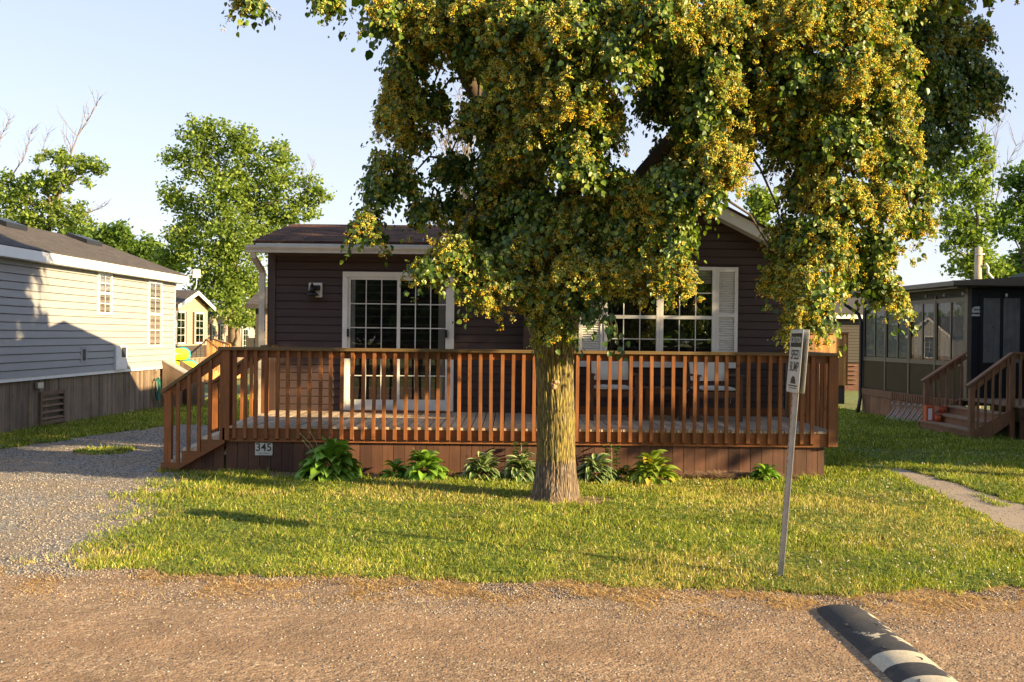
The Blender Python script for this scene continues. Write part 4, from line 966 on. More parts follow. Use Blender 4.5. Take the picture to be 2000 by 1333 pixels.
# ================================================================== LEFT HOME (grey siding)
LO = Vector((-8.62, 25.4, 0)); LA = -0.0165
lh = thing('mobile_home', 'pale grey sided home with weathered board skirting left of the driveway', 'house', (LO.x, LO.y, 0), LA)
def lhit(px, py):
    """pixel -> local (y, z) on the wall plane x=0 of the left home"""
    d = ray(px, py); Wm = WM[lh.name]; o_ = Wm @ Vector((0, 0, CAMH)); dd = Wm.to_3x3() @ d; t = -o_.x/dd.x; p = o_+dd*t; return p.y, p.z
LEN_ = 14.5; S0 = 0.90; S1 = 3.02
m = MB(); m.siding((0, -LEN_, 0), (0, 1, 0), LEN_, S0, S1, 0.142, (1, 0, 0), None, 0.036); m.box(-4.25, -0.004, -LEN_+0.02, -0.02, 0.85, S1)
def gl(z):
    if z < S1: return (0, 4.25)
    t = (z-S1)/(3.98-S1); return (2.12*t, 4.25-2.13*t)
m.siding((0, -0.0, 0), (-1, 0, 0), 4.25, S0, 3.95, 0.142, (0, 1, 0), gl); m.siding((-4.25, -LEN_, 0), (1, 0, 0), 4.25, S0, 3.95, 0.142, (0, -1, 0), gl)
m.prism([(-0.01, S1), (-4.24, S1), (-2.12, 3.96)], 1, -LEN_+0.03, -0.03)
m.build('siding', 'grey_siding', lh, True)
m = MB(); m.box(-0.02, 0.03, -LEN_, 0.01, 0.84, 0.90); m.box(-0.06, 0.022, -0.06, 0.015, 0.9, S1); m.build('corner_trim', 'white', lh, True)
m = MB(); slab(m, (0.24, -LEN_-0.3, 3.19), (0.24, 0.32, 3.19), (-2.12, 0.32, 4.05), (-2.12, -LEN_-0.3, 4.05), 0.03); slab(m, (-4.5, -LEN_-0.3, 3.19), (-4.5, 0.32, 3.19), (-2.12, 0.32, 4.05), (-2.12, -LEN_-0.3, 4.05), 0.03)
lr = m.build('roof', 'shingle_grey', lh, True)
for px_, py_ in ((14, 437), (168, 462)):
    pt = None; d = ray(px_, py_); Wm = WM[lh.name]; o_ = Wm @ Vector((0, 0, CAMH)); dd = Wm.to_3x3() @ d; t = (-1.75-o_.x)/dd.x; yv = (o_+dd*t).y
    m = MB(); m.prism([(-1.98, 4.0), (-1.98, 4.09), (-1.5, 3.93), (-1.5, 3.83)], 1, yv-0.5, yv+0.35); m.build('roof_vent', 'black', lr, True)
m = MB(); m.box(0.225, 0.25, -LEN_-0.3, 0.34, 2.985, 3.165); m.box(0.0, 0.225, -LEN_-0.3, 0.34, 2.985, 3.0); m.prism([(0.225, 3.155), (0.225, 3.0), (-2.12, 3.86), (-4.5, 3.0), (-4.5, 3.155), (-2.12, 4.015)], 1, 0.318, 0.342)
m.box(-4.52, -4.5, -LEN_-0.3, 0.34, 3.0, 3.16); m.build('fascia', 'white', lh, True)
m = MB(); y = -LEN_
while y < -0.01:
    w = random.choice([0.12, 0.13, 0.14]); y1 = min(y+w-0.005, -0.0); m.box(-0.055, -0.03+random.uniform(-0.004, 0.004), y, y1, gz(25.4+y)-0.05, 0.845); y += w
m.box(-4.2, -0.06, -LEN_+0.05, -0.05, -0.2, 0.84)
m.build('skirting', 'old_board', lh, True)
def lwin(p, cols, rows):
    (xa, ya), (xb, yb) = p; y0, z1 = lhit(xa, ya); y1, _ = lhit(xb, ya); _, z0 = lhit(xb, yb); _, z1b = lhit(xa, ya)
    f = windowpart(lh, 0, y0, y1, z0, z1, 0.0, cols, rows, 0.055, 'tan_blind', True, name='window', nrm=1, ax='x', grid=False, frame_mat='white')
    zm = (z0+z1)/2; q = MB(); q.box(0.02, 0.066, y0+0.05, y1-0.05, zm-0.028, zm+0.028)
    for za, zb in ((z0+0.05, zm-0.03), (zm+0.03, z1-0.05)):
        yc = (y0+y1)/2; q.box(0.044, 0.05, yc-0.01, yc+0.01, za, zb); zc = (za+zb)/2; q.box(0.0445, 0.0495, y0+0.05, y1-0.05, zc-0.01, zc+0.01)
    q.build('glazing_bars', 'white', f, True)
    q = MB()
    for k in range(int((z1-z0-0.1)/0.05)): q.box(0.018, 0.024, y0+0.06, y1-0.06, z0+0.06+0.05*k, z0+0.095+0.05*k)
    q.build('blind', 'brown_blind', f, True)
lwin(((188, 530), (215, 616)), 2, 4); lwin(((287, 548), (313, 678)), 2, 4)
def lbox(name, pxs, mat, dep, dark=None, inner=None):
    (xa, ya), (xb, yb) = pxs; y0, z1 = lhit(xa, ya); y1, z0 = lhit(xb, yb); m = MB(); m.box(0.0, dep, y0, y1, z0, z1); o = m.build(name, mat, lh, True)
    if dark:
        w = y1-y0; h = z1-z0; u0, u1, v0, v1 = dark; m = MB(); m.box(dep, dep+0.004, y0+w*u0, y0+w*u1, z0+h*v0, z0+h*v1); m.build(inner, 'screen', o, True)
    return o
lbox('vent_cover', ((155, 678), (167, 710)), 'grey_siding', 0.035, (0.25, 0.75, 0.18, 0.85), 'vent_slot')
lbox('utility_box', ((221, 675), (242, 721)), 'white', 0.07, (0.5, 0.9, 0.5, 0.92), 'meter_window')
lbox('outlet_box', ((69, 748), (80, 758)), 'galv', 0.05)
y0, z1 = lhit(78, 762); y1, z0 = lhit(126, 828); z0 = -0.02; z1 = 0.60
m = MB(); w = 0.07
m.box(-0.035, 0.02, y0, y0+w, z0, z1); m.box(-0.035, 0.02, y1-w, y1, z0, z1); m.box(-0.035, 0.021, y0+w, y1-w, z1-w, z1); m.box(-0.035, 0.021, y0+w, y1-w, z0, z0+w)
vf = m.build('crawlspace_vent', 'brown_board', lh, True)
m = MB()
for k in range(4):
    zc = z0+w+(z1-z0-2*w)*(k+0.35)/4; m.bar((-0.01, y0+w, zc), (-0.01, y1-w, zc), 0.075, 0.016, (0.8, 0, -0.55))
m.build('louvre', 'brown_board', vf, True); m = MB(); m.box(-0.032, -0.027, y0+w, y1-w, z0+w, z1-w); m.build('opening', 'black', vf, True)
# hose coiled on the skirt
hy = lhit(302, 760)[0]; hs = thing('garden_hose', 'green garden hose hanging coiled on the weathered board skirting', 'hose', tuple(LO+Matrix.Rotation(LA, 3, 'Z') @ Vector((0.03, hy, 0))), LA)
m = MB()
for k in range(4):
    r = 0.10+0.015*k; m.tube([(0.02+0.012*k, r*math.sin(t), 0.42+(0.30+0.02*k)*math.cos(t)*(1 if math.cos(t) < 0 else 0.6)) for t in [i*2*math.pi/20+0.2*k for i in range(21)]], 0.010, 6)
m.tube([(0.03, -0.15, 0.62), (0.05, -0.05, 0.3), (0.06, 0.02, -0.08), (0.1, 0.12, -0.13), (0.15, 0.3, -0.14)], 0.010, 6); m.tube([(0.03, 0.05, 0.6), (0.06, 0.2, 0.3), (0.1, 0.35, -0.1)], 0.010, 6)
m.build('hose_coil', 'hose', hs, True)
m = MB(); m.tube([(0, 0, 0.6), (0.09, 0, 0.6), (0.09, 0, 0.66)], 0.008, 6); m.tube([(0, 0, 0.72), (0.02, 0.0, 0.9)], 0.012, 6); m.build('hook', 'galv', hs, True)
# sloped wooden stair box at the far corner of the left home
sx = thing('stair_enclosure', 'boxed in wooden steps with a sloping grey board at the left house corner', 'steps', (-8.1, 24.9, gz(24.9)))
P = [(-8.60, -0.20), (-8.60, 1.02), (-8.12, 0.74), (-8.12, -0.20)]
m = MB(); m.prism(P, 1, 24.5, 24.53); m.build('side_panel', 'old_board_x', sx); m = MB(); m.prism([(-8.12, -0.2), (-8.12, 0.72), (-7.68, 0.47), (-7.68, -0.2)], 1, 24.9, 24.93); m.build('lower_panel', 'old_board_x', sx); m = MB(); m.prism(P, 1, 25.75, 25.78); m.build('side_panel', 'old_board_x', sx)
m = MB(); m.bar((-8.66, 24.72, 1.065), (-8.02, 24.72, 0.70), 0.03, 0.46, (0.5, 0, 0.86)); m.build('sloping_board', 'grey_board', sx)
for k in range(3):
    m = MB(); m.box(-8.5+0.27*k, -8.22+0.27*k, 24.95, 25.74, 0.5-0.2*k, 0.53-0.2*k); m.build('stair_tread', 'grey_board', sx)
m = MB(); m.box(-9.7, -8.45, 25.5, 27.6, 0.59, 0.63); 
for a_, b_ in ((-9.55, 25.55), (-8.62, 25.55), (-9.55, 27.5), (-8.62, 27.5)): m.box(a_, a_+0.08, b_, b_+0.08, -0.25, 0.59)
m.build('landing', 'old_board_x', sx)
# swim tubes
def torus(m, c, Rr, r, sq=1.0, n=28, k=12):
    vs = [(c[0]+(Rr+r*math.cos(b))*math.cos(a), c[1]+(Rr+r*math.cos(b))*math.sin(a), c[2]+r*sq*math.sin(b)) for a in [2*math.pi*i/n for i in range(n)] for b in [2*math.pi*j/k for j in range(k)]]
    fs = [(i*k+j, ((i+1) % n)*k+j, ((i+1) % n)*k+(j+1) % k, i*k+(j+1) % k) for i in range(n) for j in range(k)]
    m.add(vs, fs, True)
for i, (cx_, z_, lab) in enumerate(((-9.03, 0.80, 'lower yellow green swim tube of the stack beside the left house'), (-9.24, 1.14, 'upper yellow green swim tube of the stack beside the left house'))):
    t = thing('swim_tube', lab, 'swim tube', (cx_, 26.6, z_), 0, 'stacked inflatable swim tubes')
    m = MB(); torus(m, (0, 0, 0), 0.42, 0.19, 0.9); m.build('tube_ring', 'tube_yellow', t, True)
    for a in (0.15, -0.9):
        m = MB()
        m.tube([(0.42*math.cos(a)+0.194*math.cos(b)*math.cos(a), 0.42*math.sin(a)+0.194*math.cos(b)*math.sin(a), 0.18*math.sin(b)) for b in [2*math.pi*j/14 for j in range(15)]], 0.028, 6); m.build('blue_panel' if i == 0 else 'grip_band', 'tube_blue' if a > 0 else 'black', t, True)

# ================================================================== RIGHT NEIGHBOUR with sun room
RO = Vector((9.34, 20.4, 0)); RA = math.atan2(9.34-9.0, 5.0)
rn = thing('sun_room_home', 'neighbouring home with dark bronze sun room and black entry wall on the right', 'house', (RO.x, RO.y, 0), RA)
WR = WM[rn.name]
def rhit(px, py):
    d = ray(px, py); o_ = WR @ Vector((0, 0, CAMH)); dd = WR.to_3x3() @ d; t = -o_.x/dd.x; p = o_+dd*t; return p.y, p.z
def fhit(px, py):
    d = ray(px, py); o_ = WR @ Vector((0, 0, CAMH)); dd = WR.to_3x3() @ d; t = -o_.y/dd.y; p = o_+dd*t; return p.x, p.z
ZF, ZS, ZE = 0.50, 1.26, 2.80; RL = 5.05
m = MB(); m.box(0.02, 3.4, 0.02, RL, 0.4, ZE+0.05); m.box(0.0, 0.02, 0.0, RL, ZE-0.17, ZE+0.05)
m.build('inner_wall', 'screen', rn, True)
sec = [rhit(x_, 640)[0] for x_ in (1888, 1828, 1777, 1731, 1692)]; sec[0] = 0.06; sec[-1] = RL
for k in range(4):
    y0, y1 = sec[k]+0.03, sec[k+1]-0.03
    m = MB(); m.box(-0.008, 0.015, y0, y1, ZF+0.02, ZS-0.06); m.build('lower_panel', 'olive_panel', rn, True)
    wnd = MB(); w = 0.04
    wnd.box(-0.02, 0.018, y0, y0+w, ZS, ZE-0.22); wnd.box(-0.02, 0.018, y1-w, y1, ZS, ZE-0.22); wnd.box(-0.02, 0.018, y0+w, y1-w, ZS, ZS+w); wnd.box(-0.02, 0.018, y0+w, y1-w, ZE-0.22-w, ZE-0.22)
    yc = (y0+y1)/2-0.02; wnd.box(-0.016, 0.016, yc-0.025, yc+0.025, ZS+w, ZE-0.22-w); f = wnd.build('window', 'bronze', rn, True)
    g = MB(); g.box(-0.004, -0.001, y0+w, y1-w, ZS+w, ZE-0.22-w); g.build('pane', 'glass_tint', f, True)
    c_ = MB(); nfold = 14; ya = y0+w+0.02; yb = y1-w-(0.12 if k < 2 else 0.02)
    for i in range(nfold):
        a_ = ya+(yb-ya)*i/nfold; c_.bar((0.010+0.003*(i % 2), a_, (ZS+ZE)/2-0.1), (0.010+0.003*((i+1) % 2), a_+(yb-ya)/nfold, (ZS+ZE)/2-0.1), ZE-ZS-0.32, 0.002)
    c_.build('curtain', 'curtain', f, True)
for y_ in sec[:-1]+[RL]:
    m = MB(); m.box(-0.03, 0.02, y_-0.03, y_+0.03, ZF, ZE-0.1); m.build('mullion', 'bronze', rn, True)
m = MB(); m.box(-0.025, 0.02, 0.09, RL-0.03, ZS-0.06, ZS-0.002); m.box(-0.025, 0.02, 0.09, RL-0.03, ZE-0.218, ZE-0.17); m.build('sill_rail', 'bronze', rn, True)
m = MB(); m.box(-0.05, 0.03, 0.1, RL, ZF-0.17, ZF); m.build('rim_board', 'red_wood', rn, True)
m = MB(); y = 0.1
while y < RL-0.02: m.box(-0.03, -0.01, y, min(y+0.095, RL), gz(24)-0.15, ZF-0.175); y += 0.10
m.build('skirting', 'red_board', rn, True)
m = MB(); y = 0.3
while y < 3.4: m.box(-0.065, -0.051, y, y+0.05, ZF-0.165, ZF-0.02); y += 0.115
m.build('trim_blocks', 'red_wood', rn, True)
# roof slab + gutter edge
m = MB(); m.prism([(-0.32, ZE+0.0), (-0.32, ZE+0.16), (3.6, ZE+0.42), (3.6, ZE+0.2)], 1, -0.15, RL+0.3); m.build('porch_roof', 'bronze', rn, True)
m = MB(); m.prism([(-0.34, ZE+0.03), (-0.46, ZE+0.05), (-0.46, ZE+0.14), (-0.34, ZE+0.14)], 1, -0.2, RL+0.32); m.prism([(-0.2, ZE+0.03), (-0.28, ZE+0.06), (-0.28, ZE+0.15), (-0.2, ZE+0.15)], 0, -0.46, 3.6); m.build('gutter', 'bronze', rn, True)
m = MB(); m.tube([(-0.40, RL+0.25, ZE+0.02), (-0.38, RL+0.28, ZE-0.18), (-0.1, RL+0.12, ZE-0.42), (-0.06, RL+0.05, ZE-0.62), (-0.06, RL+0.05, 0.4), (-0.08, RL+0.0, 0.25), (-0.25, RL-0.25, gz(25)+0.03)], 0.045, 10); m.build('downspout', 'black', rn, True)
# front (black) wall with double door
m = MB(); m.box(0.06, 3.4, -0.012, 0.018, 0.5, ZE+0.03); m.build('entry_wall', 'navy_panel', rn, True)
m = MB(); m.box(-0.03, 0.06, -0.03, 0.03, 0.5, ZE); m.build('corner_post', 'bronze', rn, True)
fx0, _ = fhit(1918, 600); fx1, _ = fhit(1958, 600); dzt = fhit(1940, 583)[1]; dzb = fhit(1940, 710)[1]
m = MB(); m.box(fx0-0.06, fx0+1.1, -0.035, -0.013, 0.56, dzt+0.1); dd_ = m.build('entry_door', 'black', rn, True)
for a_, b_ in (((1920, 583), (1950, 709)), ((1959, 583), (1989, 709))):
    xa, za = fhit(*a_); xb, zb = fhit(*b_); m = MB(); m.box(xa, xb, -0.038, -0.036, zb, za); m.build('curtain', 'curtain', dd_, True); m = MB(); m.box(xa, xb, -0.045, -0.043, zb, za); m.build('pane', 'glass_tint', dd_, True)
# camper shaped plaque
xa, za = fhit(1897, 599); xb, zb = fhit(1918, 613); pm = MB(); w_ = xb-xa; h_ = za-zb
prof = [(0, 0.15), (0.04, 0.6), (0.15, 0.9), (0.4, 1.0), (0.75, 0.98), (0.93, 0.8), (1, 0.45), (0.97, 0.12), (0.88, 0.12), (0.84, 0.0), (0.74, 0.0), (0.7, 0.12), (0.32, 0.12), (0.28, 0.0), (0.18, 0.0), (0.14, 0.12)]
pm.prism([(xa+a_*w_, zb+b_*h_) for a_, b_ in prof], 1, -0.03, -0.014); q = pm.build('camper_plaque', 'sign_white', rn, True)
pm = MB(); pm.box(xa, xb, -0.03, -0.014, zb-0.055, zb-0.012); pm.build('name_board', 'sign_white', q, True)
pm = MB()
for fx in (0.23, 0.79): pm.box(xa+(fx-0.05)*w_, xa+(fx+0.05)*w_, -0.033, -0.031, zb, zb+0.12*h_)
for fx in (0.2, 0.4, 0.62): pm.box(xa+fx*w_, xa+(fx+0.14)*w_, -0.033, -0.031, zb+0.45*h_, zb+0.68*h_)
pm.build('camper_details', 'sign_black', q, True)
# string of bulbs below the eave
sl2 = thing('string_lights', 'string of small bulbs hanging under the sun room eave', 'string lights', (RO.x, RO.y, ZE), RA)
by = [4.3, 3.3, 2.4, 1.6, 0.8, 0.05]; m = MB(); pts = []
for k in range(len(by)-1):
    for t in range(6): u_ = t/6; pts.append((-0.09, by[k]+(by[k+1]-by[k])*u_, -0.06-0.07*math.sin(math.pi*u_)))
pts.append((-0.09, 0.05, -0.06)); m.tube(pts, 0.006, 5); m.tube([(-0.09, 0.05, -0.06), (0.4, -0.09, -0.12), (0.75, -0.1, -0.08), (1.6, -0.1, -0.1)], 0.006, 5); m.build('cable', 'black', sl2, True)
for k, pp in enumerate([(-0.09, y_, -0.10) for y_ in by]+[(0.75, -0.1, -0.13)]):
    m = MB(); m.ball(pp, (0.03, 0.03, 0.042), 10, 6); m.build('bulb', 'bulb', sl2, True)
# neighbour's main home behind, its roof just showing; its near end is outside the frame
nh = thing('mobile_home', 'grey home behind the sun room with only its shingle roof showing', 'house', (13.4, 17.6, 0))
m = MB(); m.box(11.45, 15.6, 11.4, 23.8, -0.1, 3.0); m.prism([(11.45, 3.0), (15.6, 3.0), (13.5, 3.75)], 1, 11.4, 23.8); m.build('siding', 'dim_siding', nh)
m = MB(); slab(m, (11.2, 11.2, 2.98), (11.2, 24.1, 2.98), (13.5, 24.1, 3.82), (13.5, 11.2, 3.82), 0.03); slab(m, (15.85, 11.2, 2.98), (15.85, 24.1, 2.98), (13.5, 24.1, 3.82), (13.5, 11.2, 3.82), 0.03); m.build('roof', 'shingle_grey', nh)
# neighbour deck and steps
nd = thing('entry_deck', 'reddish wooden entry deck with steps beside the black door', 'deck', (10.2, 19.0, gz(19)))
DXn = 9.15; DZn = 0.56; g0 = gz(19)
m = MB(); y = 17.9
while y < 20.3: m.box(DXn, 11.4, y, y+0.13, DZn-0.03, DZn); y += 0.137
M['brown_tread'] = wood('brown_tread', (0.2, 0.12, 0.07), (0.34, 0.22, 0.13), 'y', 0.8)
m.build('deck_floor', 'brown_tread', nd)
m = MB(); m.box(DXn+0.02, 11.4, 17.93, 17.97, DZn-0.2, DZn-0.031); x = DXn+0.05
while x < 11.3: m.box(x, x+0.13, 17.98, 18.0, g0-0.05, DZn-0.2); x += 0.137
m.build('skirting', 'skirt', nd)
tread = [(8.36, 8.66, 0.10), (8.62, 8.92, 0.255), (8.88, 9.16, 0.41)]
for x0, x1, z_ in tread:
    m = MB(); m.box(x0, x1, 18.2, 20.45, z_-0.035, z_); m.build('stair_tread', 'brown_tread', nd)
    m = MB(); m.box(x0+0.03, x0+0.05, 18.22, 20.42, z_-0.19, z_-0.036); m.build('riser', 'red_wood', nd)
m = MB(); m.prism([(8.40, g0-0.05), (8.6, g0-0.05), (9.2, 0.30), (9.2, 0.52), (8.9, 0.37), (8.38, 0.06)], 1, 18.16, 18.195); m.build('stringer', 'red_wood', nd); m = MB(); m.prism([(8.40, g0-0.05), (8.6, g0-0.05), (9.2, 0.30), (9.2, 0.52), (8.9, 0.37), (8.38, 0.06)], 1, 20.455, 20.49); m.build('stringer', 'red_wood', nd)
def nrail(y_, pb, pt):
    b_ = at(*pb, y_); t_ = at(*pt, y_)
    m = MB(); m.box(b_.x-0.045, b_.x+0.045, y_-0.045, y_+0.045, g0-0.05, b_.z-0.02); m.build('post', 'red_wood', nd)
    m = MB(); m.bar((b_.x-0.09, y_, b_.z-0.03), (t_.x, y_, t_.z), 0.035, 0.13, (-0.6, 0, 0.8)); m.build('cap_rail', 'red_wood', nd)
    m = MB(); m.bar((b_.x, y_, b_.z-0.09), (t_.x, y_, t_.z-0.09), 0.10, 0.035, (-0.6, 0, 0.8)); m.build('stair_rail', 'red_wood', nd)
    for k in range(5):
        u_ = (k+0.8)/5.5; x_ = b_.x+(t_.x-b_.x)*u_; zt = b_.z+(t_.z-b_.z)*u_-0.03; zb = 0.05+0.38*u_
        m = MB(); m.box(x_-0.02, x_+0.02, y_-0.045, y_-0.022, zb, zt); m.build('baluster', 'red_wood', nd)
    return t_
nrail(18.2, (1898, 752), (1977, 690)); nrail(20.3, (1809, 742), (1887, 688))
t_ = at(1977, 690, 18.2); m = MB(); m.box(t_.x-0.02, 11.4, 18.14, 18.27, t_.z-0.02, t_.z+0.015); m.build('cap_rail', 'red_wood', nd)
m = MB(); m.box(t_.x, 11.4, 18.19, 18.22, t_.z-0.11, t_.z-0.021); m.build('top_rail', 'red_wood', nd)
m = MB(); m.box(t_.x-0.045, t_.x+0.045, 18.155, 18.245, g0, t_.z-0.02); m.build('post', 'red_wood', nd)
x = t_.x+0.14
while x < 10.9: m = MB(); m.box(x-0.02, x+0.02, 18.15, 18.185, DZn-0.15, t_.z-0.021); m.build('baluster', 'red_wood', nd); x += 0.135
# canisters on the steps
for i, (px_, pw, top, bot, lab, mt) in enumerate(((1821, 16, 805, 834, 'tall orange carton with a white face on the lowest entry step', 'orange'), (1836, 13, 809, 824, 'red orange pot beside the tall orange carton', 'orange'), (1849, 12, 808, 824, 'middle red orange pot on the second entry step', 'orange'), (1857, 9, 806, 820, 'smallest red orange pot nearest the upper entry step', 'orange'))):
    Yc = 20.1 if i == 0 else 20.25; p0 = at(px_, bot, Yc); z0 = {0: 0.10, 1: 0.10, 2: 0.255, 3: 0.255}[i]; xx = {0: 8.48, 1: 8.57, 2: 8.74, 3: 8.86}[i]; Yc = [20.2, 19.95, 20.2, 20.3][i]; hh = [0.31, 0.15, 0.15, 0.13][i]; rr = pw/2*20/1944
    if i == 0:
        t = thing('carton', lab, 'carton', (xx, Yc, z0)); m = MB(); m.box(-rr, rr, -0.07, 0.07, 0, hh); m.build('box_body', mt, t, True); m = MB(); m.box(-rr*0.55, rr*0.4, -0.073, -0.071, 0.02, hh*0.82); m.build('white_face', 'white', t, True)
    else:
        t = thing('pot', lab, 'pot', (xx, Yc, z0), 0, 'red pots on the entry steps'); m = MB(); cone(m, 0, 0, 0, hh, rr*0.8, rr); m.build('pot_body', mt, t, True); m = MB(); cone(m, 0, 0, hh-0.02, hh, rr*1.1, rr*1.1); m.build('rim', mt, t, True)
# curved wire stakes leaning by the skirt
for k in range(6):
    px_ = 1728+11*k; p0 = at(px_, 820+2.2*k, 22.6-0.16*k)
    m = MB(); bx, by_ = p0.x, 22.6-0.16*k; g1 = gz(by_)
    pts = [(bx+dx_, by_+0.02, g1+z_) for dx_, z_ in ((0.0, 0.0), (0.05, 0.10), (0.14, 0.20), (0.20, 0.30), (0.20, 0.38), (0.16, 0.42))]
    pts2 = [(p[0]+0.10, p[1]+0.03, p[2]) for p in pts]
    m.tube(pts, 0.009, 6); m.tube(pts2, 0.009, 6); m.tube([pts[-1], (bx+0.2, by_+0.03, g1+0.46), pts2[-1]], 0.009, 6)
    o = m.build('wire_stake', 'galv', None, origin=(bx, by_, g1)); tag(o, ['farthest curved silver wire stake of the row by the sun room skirting', 'second farthest curved wire stake of the row by the sun room', 'third farthest curved wire stake by the sun room skirting', 'third nearest curved wire stake by the sun room skirting', 'second nearest curved wire stake beside the entry steps', 'nearest curved silver wire stake, closest to the entry steps'][k], 'garden stake', 'bent wire stakes by the sun room')
# timber service pole with conduit
sp_ = thing('service_pole', 'pale timber pole with white conduit rising behind the bronze roof', 'pole', (at(1911, 500, 28.5).x, 28.5, gz(28.5)))
zt = at(1911, 484, 28.5).z; m = MB(); m.tube([(0, 0, 0), (0, 0, zt+0.2)], [0.11, 0.10], 12); M['pale_pole'] = wood('pale_pole', (0.4, 0.3, 0.19), (0.55, 0.43, 0.29), 'z'); m.build('pole', 'pale_pole', sp_, True)
m = MB(); z_ = at(1918, 522, 28.3).z+0.2; m.tube([(0.13, -0.12, z_+0.05), (0.16, -0.12, z_+0.1), (0.22, -0.12, z_), (0.22, -0.12, z_-0.15), (0.5, -0.12, z_-0.48), (0.5, -0.12, z_-2)], 0.035, 8); m.tube([(-0.12, -0.11, z_+0.35), (0.12, -0.12, z_+0.38)], 0.02, 6); m.build('conduit', 'white', sp_, True)

# ================================================================== BACKGROUND RIGHT: shed, grey house
sh = thing('garden_shed', 'small orange cedar board shed standing behind the brown house', 'shed', (9.3, 30.6, gz(30)))
xa = at(1545, 700, 30).x; xb = at(1654, 700, 30).x; zt = at(1620, 653, 30).z; zb = at(1640, 753, 30).z
m = MB(); m.box(xa, xb, 30, 31.5, zb, zt); 
x = xa
while x < xb-0.02: m.box(x+0.004, min(x+0.138, xb), 29.985-random.uniform(0, .004), 29.998, zb, zt); x += 0.14
m.build('board_wall', 'new_cedar', sh); m = MB(); m.box(xa-0.04, xb+0.03, 29.94, 31.55, zt, zt+0.05); m.build('roof', 'cedar_x', sh)
m = MB(); m.box(xb-0.012, xb+0.02, 29.96, 30.0, zb, zt); m.build('corner_board', 'cedar_z', sh)
m = MB(); m.box(xa+0.1, xa+0.4, 30.1, 31.4, gz(30), zb); m.build('support_block', 'rubber_tyre', sh); m = MB(); m.box(xb-0.35, xb-0.04, 30.05, 30.4, gz(30), zb-0.01); m.build('support_block', 'rubber_tyre', sh)
gh = thing('mobile_home', 'grey sided home with brick base and white fascia behind the shed', 'house', (11.5, 43, gz(43)))
Yg = 40.0; xa = at(1560, 650, Yg).x; xb = at(1760, 650, Yg).x; ze = at(1640, 622, Yg).z; zb = at(1660, 708, Yg).z
m = MB(); m.siding((xa, Yg, 0), (1, 0, 0), xb-xa, zb, ze, 0.12, (0, -1, 0)); m.box(xa, xb, Yg+0.003, Yg+4.2, zb, ze); m.prism([(Yg+0.02, ze), (Yg+4.2, ze), (Yg+2.1, ze+0.75)], 0, xa+0.02, xb); m.build('siding', 'dim_siding', gh)
m = MB(); m.box(xa, xb, Yg+0.05, Yg+4.1, gz(43)-0.1, zb); br = m.build('brick_base', 'brick', gh)
m = MB(); m.box(xa-0.3, xb, Yg-0.35, Yg-0.32, ze-0.02, ze+0.14); m.build('fascia', 'white', gh)
m = MB(); slab(m, (xa-0.35, Yg-0.36, ze+0.17), (xb, Yg-0.36, ze+0.17), (xb, Yg+2.1, ze+0.95), (xa-0.35, Yg+2.1, ze+0.95), 0.03); slab(m, (xa-0.35, Yg+4.5, ze+0.17), (xb, Yg+4.5, ze+0.17), (xb, Yg+2.1, ze+0.95), (xa-0.35, Yg+2.1, ze+0.95), 0.03); m.build('roof', 'shingle_grey_x', gh)
m = MB()
for k in range(5): m.box(at(1655, 700, Yg).x, at(1674, 700, Yg).x, Yg-0.02, Yg+0.02, zb-0.15-0.18*k, zb-0.10-0.18*k)
m.build('lattice', 'brown_board', gh)

# ================================================================== BACKGROUND LEFT HOUSES
def gable_house(name, label, X, y0, y1, depth, ze, za, mat, wins, lower=None, roofmat='shingle_grey_x', zb=0.62):
    """ridge along x, gable end faces +x at X; body extends to -x"""
    t = thing(name, label, 'house', (X-depth/2, (y0+y1)/2, gz(y0))); yc = (y0+y1)/2
    def g(z):
        if z < ze: return (0, y1-y0)
        u_ = (z-ze)/(za-ze); h = (y1-y0)/2; return (h*u_, (y1-y0)-h*u_)
    m = MB(); m.siding((X, y0, 0), (0, 1, 0), y1-y0, zb, za, 0.13, (1, 0, 0), g); m.box(X-depth, X-0.003, y0, y1, zb-0.05, ze); m.prism([(y0+0.01, ze), (y1-0.01, ze), (yc, za-0.02)], 0, X-depth, X-0.004); m.build('siding', mat, t)
    m = MB(); m.box(X-depth+0.05, X-0.03, y0+0.05, y1-0.05, gz(y0)-0.15, zb-0.05); m.build('skirting', 'old_board', t)
    if lower: m = MB(); m.siding((X+0.015, y0, 0), (0, 1, 0), y1-y0, zb, lower, 0.13, (1, 0, 0)); m.build('lower_siding', 'dim_siding', t)
    s_ = (za-ze)/((y1-y0)/2); m = MB(); zo = ze-0.3*s_+0.12
    for ya in (y0-0.3, y1+0.3): slab(m, (X+0.3, ya, zo), (X-depth-0.2, ya, zo), (X-depth-0.2, yc, za+0.12), (X+0.3, yc, za+0.12), 0.04)
    m.build('roof', roofmat, t)
    m = MB()
    for sg_ in (-1, 1):
        ya = y0-0.3 if sg_ < 0 else y1+0.3; m.prism([(yc, za+0.085), (ya, zo-0.035), (ya, zo-0.2), (yc, za-0.08)], 0, X+0.28, X+0.31)
    m.build('rake_board', 'white', t)
    for (a, b, c, d) in wins:
        f = windowpart(t, 0, a, b, c, d, X+0.012, 2, 4, 0.07, 'tan_blind', False, name='window', nrm=1, ax='x')
        for q in (a-0.22, b+0.02): m = MB(); m.box(X+0.013, X+0.04, q, q+0.2, c, d); m.build('shutter', 'screen', t)
    return t
X1 = -14.0
def yX(px, X): return -X*F/(1000-px)
gable_house('mobile_home', 'tan house with white windows and grey lower siding behind the swim tubes', X1, 41.2, 45.7, 8, 2.86, 3.45, 'tan_siding',
            [(yX(343, X1)-0.1, yX(361, X1)-0.1, 1.22, 2.62), (yX(379, X1)-0.05, yX(397, X1)-0.1, 1.22, 2.62)], lower=1.15)
